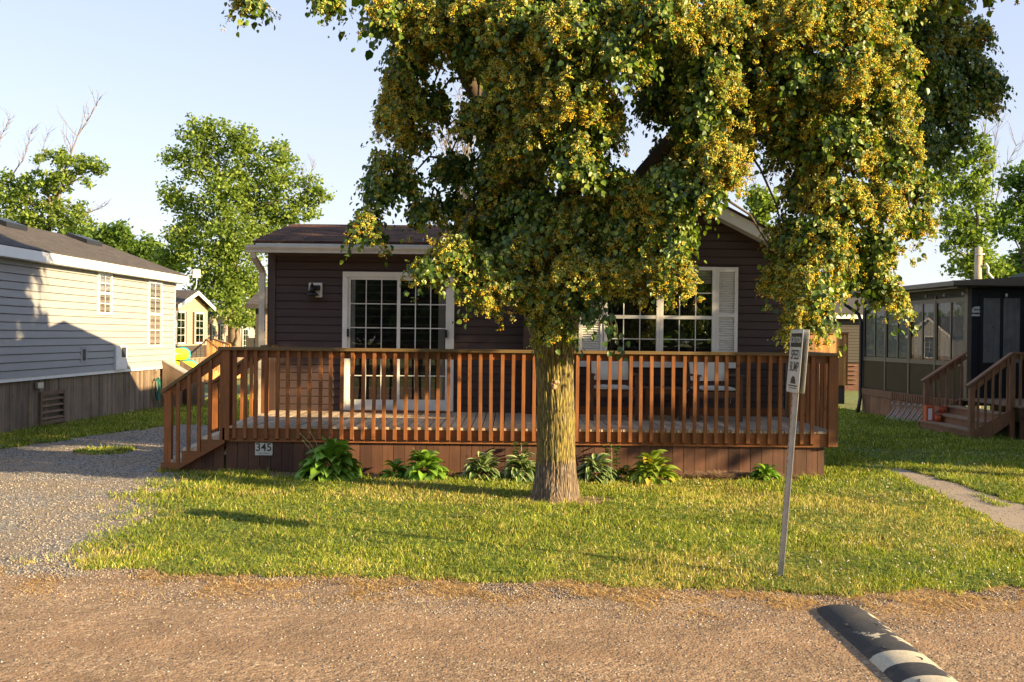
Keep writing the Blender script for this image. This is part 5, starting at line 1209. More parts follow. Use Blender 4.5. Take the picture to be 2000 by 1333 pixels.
an = thing('antenna', 'white square antenna panel on a bent mast above the tan house', 'antenna', (X1+0.1, 43.4, 3.55))
m = MB(); z_ = at(384, 535, 43.4).z-3.55; xo_ = at(384, 535, 43.4).x-(X1+0.1); m.box(xo_-0.155, xo_+0.155, -0.03, 0.03, z_-0.18, z_+0.18); m.build('antenna_panel', 'white', an, True)
m = MB(); m.tube([(xo_-0.1, 0, 0), (xo_-0.02, 0.0, 0.15), (xo_, 0, 0.3), (xo_, 0, z_-0.1)], 0.018, 8); m.build('mast', 'white', an, True)
X2 = -17.2
gable_house('mobile_home', 'dark roofed orange tan house beyond the small railed deck', X2, 56, 62, 9, 2.55, 3.1, 'tan_siding', [(yX(412, X2), yX(418, X2), 0.9, 2.2), (yX(428, X2), yX(434, X2), 0.9, 2.2)], roofmat='shingle_grey_x')
X3 = -19.5
gable_house('mobile_home', 'distant beige gabled house with a white window beside the tree trunk', X3+1, 66, 71.5, 9, 2.0, 3.3, 'grey_siding', [(68.2, 69.6, 0.4, 2.0)])
X4 = -7.9
t4 = thing('mobile_home', 'beige sided house with dark roof showing past the brown house corner', 'house', (-5.5, 34, gz(34)))
xa = at(501, 640, 32).x; m = MB(); m.siding((xa, 32, 0), (1, 0, 0), 5, 0.4, 2.63, 0.12, (0, -1, 0)); m.siding((xa, 36, 0), (0, -1, 0), 4, 0.4, 2.63, 0.12, (-1, 0, 0)); m.box(xa+0.003, xa+5, 32.003, 36, -0.3, 2.63); m.build('siding', 'tan_siding', t4)
m = MB(); slab(m, (xa-0.3, 31.7, 2.66), (xa+5, 31.7, 2.66), (xa+5, 34, 3.3), (xa-0.3, 34, 3.3), 0.15); slab(m, (xa-0.3, 36.3, 2.66), (xa+5, 36.3, 2.66), (xa+5, 34, 3.3), (xa-0.3, 34, 3.3), 0.15); m.build('roof', 'shingle_grey_x', t4)
m = MB(); m.box(xa-0.03, xa+0.09, 31.97, 31.986, -0.3, 2.6); m.build('corner_trim', 'dim_siding', t4)
m = MB(); m.box(xa+0.05, xa+0.5, 31.8, 31.98, 0.2, 1.0); m.build('utility_box', 'galv', t4)
# small railed deck in front of the second house
fd = thing('porch_railing', 'orange wooden porch railing in front of the far tan houses', 'railing', (-13.0, 44.5, gz(44)))
p0 = at(402, 662, 42.5); p1 = at(447, 690, 38.0); pa = at(402, 662, 44.0)
for (a_, b_) in ((at(402, 662, 46), at(432, 686, 40)), (at(415, 662, 50), at(450, 674, 45))):
    m = MB(); m.bar(a_, b_, 0.09, 0.05); m.build('rail', 'new_cedar', fd)
    for k in range(9):
        p = a_.lerp(b_, k/8); m = MB(); m.box(p.x-0.03, p.x+0.03, p.y-0.02, p.y+0.02, p.z-0.95, p.z); m.build('baluster', 'new_cedar', fd)
m = MB(); m.box(-13.6, -12.2, 40, 46, -0.3, 0.15); m.build('deck_floor', 'new_cedar', fd)
# white and grey fences far off
def fence(name, lab, p, q, y_, z0, z1, mat):
    t = thing(name, lab, 'fence', (at((p+q)/2, 660, y_).x, y_, gz(y_))); x0 = at(p, 660, y_).x; x1 = at(q, 660, y_).x; n = 6
    m = MB()
    for k in range(n): m.box(x0+(x1-x0)*k/n, x0+(x1-x0)*(k+0.86)/n, y_, y_+0.04, z0, z1)
    m.box(x0, x1, y_+0.041, y_+0.08, z1-0.3, z1-0.2); m.build('fence_boards', mat, t)
    m = MB(); m.box(x0-0.05, x0+0.05, y_-0.03, y_+0.1, z0, z1+0.1); m.box(x1-0.05, x1+0.05, y_-0.03, y_+0.1, z0, z1+0.1); m.build('fence_posts', mat, t)
fence('privacy_fence', 'short white fence panel left of the distant tree trunk', 443, 461, 58, -0.6, 1.45, 'white')
fence('privacy_fence', 'short grey board fence right of the distant tree trunk', 483, 500, 55, -0.6, 1.45, 'dim_siding')

# ================================================================== FOLIAGE HELPERS
LT = np.array([(0, 0, 0), (-0.42, 0.22, 0.10), (-0.40, 0.62, 0.12), (0, 1.05, -0.06), (0.40, 0.62, 0.12), (0.42, 0.22, 0.10)])
LF = [[(0, 1, 2, 3), (0, 3, 4, 5)]]
LQ = np.array([(-0.5, 0, 0.06), (0, -0.6, -0.04), (0.5, 0, 0.06), (0, 0.6, -0.02)]); LQF = [[(0, 1, 2, 3)]]
def rdir(n):
    v = rng.normal(size=(n, 3)); return unit(v)
def limb(m, p, q, r0, r1, bend=0.15, n=6, sides=7, upw=0.0):
    p = Vector(p); q = Vector(q); L = (q-p).length; pts = []; rd = []
    off = Vector((random.uniform(-1, 1), random.uniform(-1, 1), random.uniform(-0.3, 1)))*bend*L*0.5
    for i in range(n+1):
        t = i/n; w_ = math.sin(math.pi*t); j = Vector((random.uniform(-1, 1), random.uniform(-1, 1), random.uniform(-1, 1)))*0.02*L*w_
        pts.append(p.lerp(q, t)+off*w_+Vector((0, 0, upw*w_))+j); rd.append(r0+(r1-r0)*t)
    m.tube(pts, rd, sides); return pts
def far_tree(name, label, base, blobs, dens, leaf, pal, group=None, trunk_r=0.25, bare=(), trunk_mat='far_bark', lean=0.0, twigs=True, cat='tree'):
    """blobs: (x,y,z, rx,ry,rz) world"""
    t = thing(name, label, cat, base, 0, group)
    bx, by, bz = base
    top = max(blobs, key=lambda b: b[2]); m = MB()
    tp = Vector((top[0]*0.5+bx*0.5, by, bz+(top[2]-bz)*0.8))
    tr = limb(m, (bx, by, bz-0.1), tp, trunk_r, trunk_r*0.25, 0.06, 8, 8); m.build('trunk', trunk_mat, t)
    m = MB()
    for b in blobs:
        zt = max(bz+1.0, b[2]-0.35*math.hypot(b[0]-bx, b[1]-by)-0.8); i = min(range(len(tr)), key=lambda k: abs(tr[k].z-zt))
        limb(m, tr[i], (b[0], b[1], b[2]), trunk_r*0.35*(1-i/12), trunk_r*0.06, 0.15, 5, 5)
        for q in range(3): d = Vector((random.uniform(-1, 1)*b[3], random.uniform(-1, 1)*b[4], random.uniform(-0.4, 0.9)*b[5])); limb(m, Vector(b[:3])-d*0.1, Vector(b[:3])+d*0.85, trunk_r*0.10, trunk_r*0.03, 0.2, 3, 4)
    m.build('branches', trunk_mat, t)
    Ps = []; 
    for b in blobs:
        vol = b[3]*b[4]*b[5]; n = max(60, int(dens*vol**0.75)); nc = max(8, n//26)
        c = rdir(nc)*(rng.random((nc, 1))**0.45)*1.22*np.array(b[3:6])+np.array(b[:3])
        idx = rng.integers(0, nc, n); s_ = min(b[3:6])*0.17+leaf*0.6
        Ps.append(c[idx]+rng.normal(size=(n, 3))*s_*np.array([1, 1, 0.7]))
    P = np.concatenate(Ps); n = len(P); ax = unit(rdir(n)+np.array([0, 0, -0.3])); A, B, C = frames(ax, unit(rdir(n)+np.array([0, 0, 1.2])))
    V, Fx = scatter(LQ, LQF, P, A, B, C, leaf*(0.6+0.8*rng.random(n))); pal = np.array(pal)
    c = pal[rng.integers(0, len(pal), n)]*(0.75+0.5*rng.random((n, 1)))
    bulk('crown', V, Fx, 'leaf_far', np.repeat(c, 4, 0), t)
    if bare:
        m = MB()
        for p_, q_, r_ in bare:
            r_ = r_*0.62; pts = limb(m, p_, q_, r_, r_*0.25, 0.12, 7, 5)
            for k in range(2, len(pts)):
                for s__ in range(3):
                    L_ = (Vector(q_)-Vector(p_)).length*random.uniform(0.12, 0.28); d = (Vector(q_)-Vector(p_)).normalized()+Vector((random.uniform(-1, 1), random.uniform(-.5, .5), random.uniform(-0.2, 0.8)))
                    e = pts[k]+d.normalized()*L_; limb(m, pts[k], e, r_*0.35, r_*0.12, 0.2, 3, 4)
                    limb(m, pts[k].lerp(e, 0.5), e+Vector((random.uniform(-.3, .3), 0, random.uniform(0, .4))), r_*0.2, r_*0.1, 0.2, 2, 4)
        m.build('bare_branches', 'dead_wood', t)
    return t
def B(px, py, Y, rpx, rpy, ryd=None, dy=0):
    p = at(px, py, Y+dy); s_ = Y/F; return (p.x, p.y, p.z, rpx*s_, (ryd if ryd else rpx*s_*0.9), rpy*s_)
G1 = [(0.18, 0.26, 0.045), (0.25, 0.33, 0.065), (0.11, 0.17, 0.04), (0.31, 0.38, 0.09)]
G2 = [(0.11, 0.19, 0.04), (0.15, 0.24, 0.05), (0.08, 0.14, 0.035), (0.2, 0.28, 0.06)]
# big tree left of centre
Yb = 58; base = at(464, 690, Yb); base = (base.x, Yb, gz(Yb))
bl = [B(*b) for b in ((385, 262, Yb, 28, 30), (425, 270, Yb, 25, 35), (470, 270, Yb, 28, 30), (480, 320, Yb, 35, 40), (400, 320, Yb, 40, 40), (350, 310, Yb, 26, 22), (345, 385, Yb, 30, 32), (550, 300, Yb, 26, 26), (545, 350, Yb, 38, 35), (600, 375, Yb, 30, 28), (630, 385, Yb, 16, 14), (440, 380, Yb, 42, 42, None, -1), (500, 400, Yb, 45, 42, None, 1), (570, 415, Yb, 42, 30), (400, 430, Yb, 42, 35, None, 1), (360, 455, Yb, 38, 30, None, -1), (460, 460, Yb, 45, 40, None, -2), (520, 460, Yb, 45, 35), (340, 500, Yb, 35, 30), (400, 510, Yb, 45, 35, None, -2), (465, 530, Yb, 45, 40, None, -2), (440, 580, Yb, 40, 35, None, -2.5), (490, 585, Yb, 32, 40), (400, 560, Yb, 30, 25), (470, 625, Yb, 28, 16, None, -2))]
far_tree('shade_tree', 'large leafy green tree rising behind the tan houses', base, bl, 1300, 0.16, G1, 'trees in the park', 0.42, [(at(595, 400, Yb), at(612, 318, Yb), 0.06), (at(598, 390, Yb), at(590, 330, Yb), 0.04)])
# left tree with dead leader
Yl = 46; base = at(85, 640, Yl); base = (base.x, Yl, gz(Yl))
bl = [B(*b) for b in ((110, 310, Yl, 38, 14), (160, 322, Yl, 45, 14), (100, 345, Yl, 40, 12), (185, 330, Yl, 26, 9), (80, 365, Yl, 40, 18), (140, 355, Yl, 35, 16), (60, 395, Yl, 40, 22), (120, 405, Yl, 38, 18), (70, 430, Yl, 45, 20), (140, 430, Yl, 45, 14), (20, 400, Yl, 40, 35), (10, 360, Yl, 30, 20), (40, 450, Yl, 50, 20))]
far_tree('locust_tree', 'layered green tree with dead branches above the left house roof', base, bl, 1600, 0.13, G1, 'trees in the park', 0.26,
         [(at(110, 420, Yl), at(188, 208, Yl), 0.10), (at(140, 430, Yl), at(205, 402, Yl), 0.05), (at(20, 350, Yl), at(60, 262, Yl), 0.06), (at(60, 370, Yl), at(92, 265, Yl), 0.035), (at(-20, 330, Yl), at(18, 235, Yl), 0.06)])
for i, (px_, py_, rx_, ry_, lab) in enumerate(((215, 462, 45, 32, 'round green tree directly behind the left house roof ridge'), (262, 490, 40, 28, 'low green tree right of the round one over the left house roof'), (310, 500, 38, 34, 'darker low tree just left of the large shade tree'), (150, 470, 60, 30, 'green tree behind the layered tree and roof vent'))):
    Y_ = 78+4*i; b = at(px_, 660, Y_); s_ = Y_/F
    bl = [B(px_+random.uniform(-.6, .6)*rx_, py_+random.uniform(-.3, 1.2)*ry_, Y_, rx_*0.5, ry_*0.6) for _ in range(9)]
    far_tree('park_tree', lab, (b.x, Y_, gz(Y_)), bl, 900, 0.26, G2, 'trees in the park', 0.2)
# right side trees
Yr = 50; base = at(1905, 640, Yr); base = (base.x, Yr, gz(Yr))
bl = [B(*b) for b in ((1860, 310, Yr, 22, 28), (1905, 300, Yr, 22, 40), (1850, 370, Yr, 26, 24), (1900, 370, Yr, 32, 30), (1925, 330, Yr, 14, 40), (1870, 430, Yr, 30, 28), (1925, 430, Yr, 30, 26), (1850, 470, Yr, 20, 16), (1900, 480, Yr, 34, 26), (1880, 520, Yr, 28, 22), (1925, 520, Yr, 34, 22), (1835, 330, Yr, 14, 20), (1950, 440, Yr, 14, 14))]
far_tree('poplar_tree', 'slender green tree with bare twigs rising over the sun room roof', base, bl, 1700, 0.16, G1, 'trees in the park', 0.22,
         [(at(1925, 420, Yr), at(1930, 205, Yr), 0.07), (at(1935, 400, Yr), at(1952, 225, Yr), 0.05), (at(1940, 440, Yr), at(1985, 285, Yr), 0.06), (at(1850, 400, Yr), at(1822, 300, Yr), 0.05), (at(1868, 500, Yr), at(1820, 385, Yr), 0.06)])
Yq = 42; base = at(2010, 640, Yq); base = (base.x, Yq, gz(Yq))
far_tree('maple_tree', 'dark green tree cut off by the right edge of the photo', base, [B(*b) for b in ((1985, 350, Yq, 26, 28), (1990, 410, Yq, 30, 26), (1980, 455, Yq, 25, 18), (2030, 380, Yq, 40, 50), (1998, 520, Yq, 16, 25), (2040, 470, Yq, 40, 50))], 1700, 0.17, G2, 'trees in the park', 0.24)
Ys = 66; base = at(1975, 640, Ys); base = (base.x, Ys, gz(Ys))
far_tree('park_tree', 'low pale green bushy tree behind the timber pole', base, [B(*b) for b in ((1955, 525, Ys, 28, 20), (1985, 530, Ys, 25, 18), (1930, 540, Ys, 25, 16), (1970, 550, Ys, 40, 20))], 1100, 0.2, G1, 'trees in the park', 0.15)
for px_, py_, Y_, lab in ((1487, 385, 46, 'pale green tree glimpsed over the gable roof'), (1655, 545, 60, 'pale green tree glimpsed under the linden crown by the grey house')):
    b = at(px_, 660, Y_); far_tree('park_tree', lab, (b.x, Y_, gz(Y_)), [B(px_+random.uniform(-14, 14), py_+random.uniform(-15, 60), Y_, 18, 22) for _ in range(9)], 1000, 0.17, G1, 'trees in the park', 0.15, [(at(px_, py_+10, Y_), at(px_+12, py_-45, Y_), 0.04), (at(px_-6, py_+10, Y_), at(px_-20, py_-40, Y_), 0.04)])
n = 26000; x = rng.uniform(-170, 170, n); y = rng.uniform(150, 175, n); hm = 4.2+2.6*vnoise(x, y*0, 0.09, 71)+1.4*vnoise(x, y*0, 0.4, 72)
P = np.stack([x, y, -0.6+hm*rng.random(n)**0.8], 1); ax = rdir(n); A, Bx, C = frames(ax, rdir(n)); V, Fx = scatter(LQ, LQF, P, A, Bx, C, 0.75*(0.6+0.8*rng.random(n)))
tag(bulk('far_woods', V, Fx, 'leaf_far', np.repeat(np.array(G2)[rng.integers(0, 4, n)]*(0.7+0.5*rng.random((n, 1))), 4, 0)), kind='stuff')
# bare tree seen through the gap in the crown
Yc_ = 36; t = thing('bare_tree', 'leafless tree seen through the gap in the linden crown', 'tree', (at(905, 660, Yc_).x, Yc_, gz(Yc_))); m = MB(); c0 = at(905, 420, Yc_); limb(m, (c0.x, Yc_, gz(Yc_)), c0, 0.16, 0.11, 0.05, 5, 8); m.build('trunk', 'dead_wood', t)
m = MB()
for k in range(16):
    e = at(905+random.uniform(-70, 60), random.uniform(170, 340), Yc_+random.uniform(-1, 1)); pts = limb(m, c0.lerp(at(905, 330, Yc_), random.random()), e, 0.045, 0.012, 0.25, 6, 5)
    for q in range(2, 7):
        for s__ in range(2): limb(m, pts[q], pts[q]+Vector((random.uniform(-.6, .6), random.uniform(-.3, .3), random.uniform(-0.1, .7))), 0.012, 0.005, 0.3, 3, 4)
m.build('branches', 'dead_wood', t)
# two unseen trees added to shade the house front; and trees across the road seen in the glass
def plain_tree(x, y, h, r, label, dens=700, leaf=0.16, zb=2.6):
    bl = []
    for k in range(22):
        u_ = random.random(); a = random.uniform(0, 6.28); rr = r*math.sqrt(random.random())*(0.4+0.6*math.sin(math.pi*min(1, u_*0.9+0.1))); bl.append((x+rr*math.cos(a), y+rr*math.sin(a), zb+(h-zb)*u_, r*0.36, r*0.36, r*0.32))
    return far_tree('park_tree', label, (x, y, 0), bl, dens, leaf, G2, 'trees in the park', 0.22)
plain_tree(13.0, 9.8, 8.0, 2.0, 'unseen leafy tree added beyond the right lawn to shade the house front', 4200, 0.2, 3.4)
plain_tree(18.5, 14.0, 8.8, 3.0, 'unseen leafy tree added behind the neighbouring home to shade the house front', 2200, 0.18, 3.4)
for i, (x_, y_) in enumerate(((-14, -20), (-5, -24), (5, -21), (13, -26))): plain_tree(x_, y_, 10, 4.5, ['far left', 'left middle', 'right middle', 'far right'][i]+' tree across the road behind the photographer', 500, 0.4, 2.0)

# ================================================================== LINDEN TREE
TX, TY = 0.455, 10.62
lt = thing('linden_tree', 'flowering linden tree with drooping yellow blossom in front of the deck', 'tree', (TX, TY, 0))
# trunk: measured outline, ridged
def P_(px, py): p = at(px, py, TY); return p
prof = [(975, 1035, 1132), (955, 1041, 1129), (925, 1046, 1126), (880, 1049, 1124), (830, 1050, 1122), (780, 1049, 1121), (730, 1047, 1120), (700, 1045, 1121), (670, 1041, 1121), (640, 1030, 1128), (615, 1022, 1134), (590, 1020, 1140)]
vs = []; fs = []; n = 200
rows = []
for py, xl, xr in prof:
    a, b = P_(xl, py), P_(xr, py); rows.append(((a.x+b.x)/2, (a.z+b.z)/2, (b.x-a.x)/2))
rows[0] = (rows[0][0], -0.05, rows[0][2]*0.99)
zs = np.linspace(rows[0][1], rows[-1][1], 260); rz = [r[1] for r in rows]
for z_ in zs:
    cx_ = np.interp(z_, rz, [r[0] for r in rows]); rr = np.interp(z_, rz, [r[2] for r in rows])
    for k in range(n):
        a = 2*math.pi*k/n; fl = max(0, 1-z_/0.35)**2
        d_ = 0.012*mnoise.noise(Vector((math.cos(a)*7, math.sin(a)*7, z_*1.6)))+0.010*mnoise.noise(Vector((math.cos(a)*2, math.sin(a)*2, z_*3)))+0.020*fl*max(0, math.sin(3*a+0.6)+0.4*math.sin(7*a))
        wv = 0.35*mnoise.noise(Vector((math.cos(a)*2, math.sin(a)*2, z_*4))); rdg = abs(mnoise.noise(Vector((math.cos(a+wv*0.12)*9.5, math.sin(a+wv*0.12)*9.5, z_*3.2)))); d_ -= 0.013*max(0.0, 1-rdg/0.13)
        vs.append((cx_+(rr+d_)*math.cos(a), TY+(rr+d_)*math.sin(a), z_))
for j in range(len(zs)-1):
    for k in range(n): fs.append((j*n+k, j*n+(k+1) % n, (j+1)*n+(k+1) % n, (j+1)*n+k))
fs.append(tuple(range(len(vs)-n, len(vs))))
m = MB(); m.add(vs, fs, True); trunk = m.build('trunk', 'bark', lt)
m = MB(); c = at(1083, 752, TY-0.22); M['burl'] = plain('burl', (0.42, 0.24, 0.14), 0.85, 0.4, 30, bmp=0.8)
for k in range(7): m.ball((c.x+random.uniform(-.045, .03), c.y-0.0+random.uniform(-.01, .012), c.z+random.uniform(-.035, .035)), (random.uniform(.012, .028), 0.018, random.uniform(.012, .03)), 8, 5)
m.build('pruning_scar', 'burl', trunk)
# limbs
TOP = Vector((rows[-1][0], TY, zs[-1]))
nodes = []
m = MB()
def mainlimb(pts, r0, r1):
    P = [Vector(p) for p in pts]; full = []
    for i in range(len(P)-1):
        for t in range(4): full.append(P[i].lerp(P[i+1], t/4)+Vector((random.uniform(-.02, .02), random.uniform(-.02, .02), random.uniform(-.02, .02))))
    full.append(P[-1]); L_ = len(full)-1
    m.tube(full, [r0+(r1-r0)*i/L_ for i in range(L_+1)], 9)
    for i, p in enumerate(full): nodes.append((p, r0+(r1-r0)*i/L_))
T = TOP-Vector((0, 0, 0.12))
mainlimb([T+Vector((-.09, 0, 0)), (0.1, 10.5, 3.1), (-0.35, 10.3, 4.1), (-0.9, 10.2, 5.2), (-1.6, 10.0, 6.2)], 0.13, 0.04)
mainlimb([T+Vector((-.05, .05, 0)), (0.2, 11.0, 3.4), (-0.3, 11.8, 4.6), (-0.8, 12.2, 5.8)], 0.11, 0.03)
mainlimb([T, (0.6, 10.6, 3.4), (0.9, 10.5, 4.6), (1.2, 10.7, 6.0), (1.4, 10.8, 7.6)], 0.15, 0.04)
mainlimb([T+Vector((.08, 0, 0)), (1.0, 10.4, 3.0), (1.7, 10.1, 3.9), (2.5, 9.8, 4.8), (3.3, 9.6, 5.6)], 0.10, 0.035)
mainlimb([T+Vector((.06, .06, 0)), (1.1, 11.1, 3.2), (2.1, 11.7, 4.2), (3.3, 12.1, 4.7)], 0.10, 0.02)
mainlimb([T+Vector((0, -.08, 0)), (0.6, 9.9, 3.3), (0.7, 9.3, 4.4), (0.9, 8.9, 5.3)], 0.10, 0.03)
mainlimb([(2.5, 9.8, 4.8), (3.1, 9.4, 4.9), (3.4, 9.4, 4.5)], 0.06, 0.025)
mainlimb([(-0.9, 10.2, 5.2), (-1.3, 9.9, 5.35)], 0.05, 0.02)
BL = [ # px, py, rx, ry, depth, blossom share
 (750,38,20,46,9.6,.5),(845,60,52,70,9.8,.5),(800,125,42,50,10,.45),(786,195,36,55,10.1,.45),(768,235,22,38,10.1,.4),(838,215,40,38,10.3,.4),(815,280,24,22,10.3,.3),
 (762,328,32,22,10.2,.4),(736,385,20,48,10.2,.45),(720,450,19,36,10.1,.5),(790,368,36,28,10.3,.35),(826,418,24,22,10.4,.35),(880,345,42,38,10.8,.3),(872,415,38,30,10.9,.3),
 (950,430,55,50,10.4,.4),(890,500,42,26,9.8,.45),(838,532,28,15,9.7,.5),(950,545,42,40,9.8,.45),(935,590,20,18,9.8,.4),(1000,560,30,32,9.9,.4),
 (1020,500,50,50,9.9,.4),(1058,590,34,40,9.85,.45),(1085,648,24,26,9.85,.6),(1118,590,40,36,9.85,.5),(1140,540,48,42,9.7,.5),(1205,548,42,32,9.6,.5),(1268,530,46,38,9.5,.5),(1312,548,26,38,9.3,.6),
 (1305,470,48,46,9.3,.6),(1225,470,50,46,9.6,.4),(1130,455,56,50,9.8,.45),(1045,425,54,56,10,.35),(960,350,46,52,10.2,.35),(935,250,36,52,10.0,.4),(925,110,50,60,9.8,.4),(925,35,46,40,9.6,.45),
 (1005,60,54,56,9.4,.5),(1010,175,52,62,9.5,.5),(1035,290,54,62,9.6,.45),(1105,70,56,60,9.0,.6),(1115,190,54,62,9.2,.55),(1125,330,54,56,9.4,.5),(1180,250,36,56,9.5,.5),(1205,120,56,60,9.0,.6),(1195,370,44,44,9.6,.4),
 (1200,30,50,40,9.2,.5),(1290,40,56,50,8.9,.65),(1330,110,40,40,9.9,.25),(1290,170,36,40,10.2,.2),(1250,400,44,38,9.6,.4),(1305,380,46,44,9.2,.6),(1372,392,32,26,9.0,.65),(1398,330,46,50,9.0,.7),(1370,245,42,50,9.2,.7),
 (1385,165,50,50,9.2,.65),(1400,70,60,60,9.2,.5),(1480,110,56,60,9.4,.6),(1472,215,48,48,9.8,.4),(1440,285,28,40,9.6,.5),(1555,55,70,60,9.2,.7),(1555,175,64,64,9.3,.65),(1645,50,62,56,9.3,.75),(1655,160,62,60,9.2,.8),
 (1555,285,60,56,9.6,.5),(1640,290,62,56,9.3,.7),(1735,120,40,50,9.3,.8),(1725,220,46,52,9.4,.75),(1745,320,42,46,9.4,.75),(1570,385,38,40,9.6,.5),(1640,400,48,42,9.3,.75),(1715,410,42,38,9.4,.75),(1536,470,26,44,9.5,.45),
 (1595,480,42,46,9.2,.6),(1535,545,28,28,9.4,.55),(1590,575,36,42,9.0,.7),(1598,625,18,20,9.0,.8),(1568,628,14,22,9.0,.7),(1635,500,16,50,9.4,.6),(1708,495,32,42,9.6,.5),(1712,555,28,36,9.6,.5),(1735,590,16,14,9.6,.5),(1785,440,26,28,10.0,.25),(1795,375,30,34,10.2,.3),
 (1780,60,60,54,12.0,.25),(1835,55,34,54,12.4,.3),(1870,120,40,40,12.6,.3),(1915,155,34,30,12.6,.2),(1905,205,36,28,12.6,.2),(1845,225,46,38,12.5,.2),(1795,290,40,40,12.2,.15),(1868,275,22,22,12.5,.2),(1820,310,24,24,12.3,.15),
 (1290,205,42,36,10.4,.3),(1308,318,34,34,10.4,.3),(1780,-10,60,40,11.5,.3),(1730,-5,60,30,10.8,.4),(1850,10,40,30,12.2,.3),(1320,215,44,44,10.6,.3),(1300,160,60,60,11.4,.2),(1345,285,30,34,10.8,.2),(1335,345,36,20,11,.2),(1900,75,30,30,12.6,.3),(1935,175,22,26,12.6,.2),(1760,120,60,60,12.2,.2),(1760,200,50,50,12.2,.2),(1820,170,50,50,12.4,.2),(1660,250,60,60,11,.3),(1720,300,40,50,11,.3),(1500,235,34,40,10.6,.3),(870,60,50,60,10.8,.3),(960,180,50,60,11,.25),(1060,120,70,80,11.2,.2),(1520,20,80,50,10.5,.4),(1700,20,70,50,10.5,.4),(1010,380,60,60,11,.25),(930,470,50,30,10.6,.3),(1090,500,60,50,10.8,.25),(1200,440,50,40,10.8,.25),(1630,450,34,40,10,.4),
 (488,8,18,24,9.4,.5),(640,8,22,18,9.4,.4),(1100,250,110,110,12.2,.15),(1000,300,60,90,12.4,.15),(1400,130,120,100,12.0,.15),(1620,200,110,110,12.0,.15),(1600,320,50,60,12.2,.15),(1250,80,90,70,12.2,.15),(1150,430,100,50,11.6,.15),(1310,420,40,40,11.4,.15)]
blobs = []
for (px_, py_, rx_, ry_, Y_, fl) in BL:
    p = at(px_, py_, Y_); s_ = Y_/F; rx_w = rx_*s_; big_ = rx_ > 30 and px_ > 990; blobs.append((p, rx_w*(1.06 if big_ else 0.97), max(0.22, rx_w*1.1), ry_*s_*(1.06 if big_ else 0.97), fl))
up_n = len(blobs)
for k in range(26):   # filling between the hanging sprays and the top
    a = random.uniform(0, 6.28); rr = math.sqrt(random.random())
    p = Vector((1.6+rr*math.cos(a)*3.6, 11.0+rr*math.sin(a)*2.4, random.uniform(5.35, 6.1))); blobs.append((p, 0.6, 0.6, 0.45, 0.3))
for k in range(46):   # the part of the crown above the frame
    a = random.uniform(0, 6.28); rr = math.sqrt(random.random()); hh = random.random()
    p = Vector((1.5+rr*math.cos(a)*3.5*(1-0.45*hh), 10.9+rr*math.sin(a)*2.6*(1-0.45*hh), 6.0+2.6*hh)); blobs.append((p, 0.55, 0.55, 0.5, 0.3))
nodep = np.array([list(n_[0]) for n_ in nodes]); order = sorted(range(len(blobs)), key=lambda i: (blobs[i][0]-TOP).length)
LP = []; LAx = []; LN = []; LS = []; FP = []; FA = []
for bi in order:
    p, rx_, ry_, rz_, fl = blobs[bi]
    src = nodep[np.argmin(np.sum((nodep-np.array(p+Vector((0, 0, 0.5))))**2, 1))]
    mid = Vector(src).lerp(p, 0.55)+Vector((0, 0, 0.25)); pts = [Vector(src), Vector(src).lerp(mid, 0.5)+Vector((0, 0, 0.08)), mid, mid.lerp(p, 0.6)+Vector((0, 0, 0.05)), p]
    pts = [q+Vector((random.uniform(-.05, .05), random.uniform(-.05, .05), 0)) for q in pts]; m.tube(pts, [0.016, 0.014, 0.011, 0.009, 0.005], 6); nodep = np.vstack([nodep, np.array(p)[None]+np.array([[0, 0, 0.05]])])
    upper = bi >= up_n; vol = rx_*ry_*rz_; area = rx_*rz_
    ntw = int((35+area*1350)*(0.16 if upper else 1.0)); ntw = min(ntw, 520)
    for _ in range(ntw):
        u_ = rdir(1)[0]*(random.random()**0.4); s0 = np.array(p)+u_*np.array([rx_, ry_, rz_])*np.array([0.9, 0.9, 0.85])*random.uniform(0.8, 1.18)+np.array([0, 0, rz_*0.1+0.10])
        a = math.atan2(u_[1], u_[0])+random.uniform(-.6, .6); out = np.array([math.cos(a), math.sin(a), 0]); L_ = (random.uniform(0.10, 0.24) if random.random() < 0.88 else random.uniform(0.28, 0.42))*(1.5 if upper else 1)
        nl = random.randint(8, 13); tt = np.linspace(0.05, 1, nl)
        pos = s0+out*(L_*0.55*tt)[:, None]-np.array([0, 0, 1])*(L_*0.9*tt**1.6)[:, None]+rng.normal(size=(nl, 3))*0.022
        sd = np.where(np.arange(nl) % 2 == 0, 1, -1)[:, None]*np.array([-out[1], out[0], 0])
        LP.append(pos); LAx.append(np.array([0, 0, -1.0])+out*0.35+sd*0.55+rng.normal(size=(nl, 3))*0.28); LN.append(out+np.array([0, 0, 0.55])+rng.normal(size=(nl, 3))*0.55); LS.append(np.full(nl, 0.088 if upper else 0.046))
        cl_ = mnoise.noise(Vector(s0)*2.2)+0.7*mnoise.noise(Vector(s0)*8.0)
        nf = rng.poisson(nl*max(0.04, 0.46+2.9*cl_)*(fl**1.2)*1.45)
        if nf: k_ = rng.integers(0, nl, nf); FP.append(pos[k_]+np.array([0, 0, -0.03])+out*0.018+rng.normal(size=(nf, 3))*0.014); FA.append(np.full(nf, 1.6 if upper else 1.0))
m.build('limbs', 'twig', lt)
P = np.concatenate(LP); ax = unit(np.concatenate(LAx)); nn = unit(np.concatenate(LN)); sz = np.concatenate(LS)*(0.5+0.95*rng.random(len(P))); n = len(P)
A = unit(np.cross(ax, nn)); C = np.cross(A, ax)
V, Fx = scatter(LT, LF, P, A, ax, C, sz)
lp_ = np.array([(0.07, 0.125, 0.012), (0.12, 0.19, 0.016), (0.035, 0.075, 0.010), (0.22, 0.28, 0.035), (0.07, 0.12, 0.022)])
c = lp_[rng.integers(0, 5, n)]*(0.8+0.5*rng.random((n, 1)))
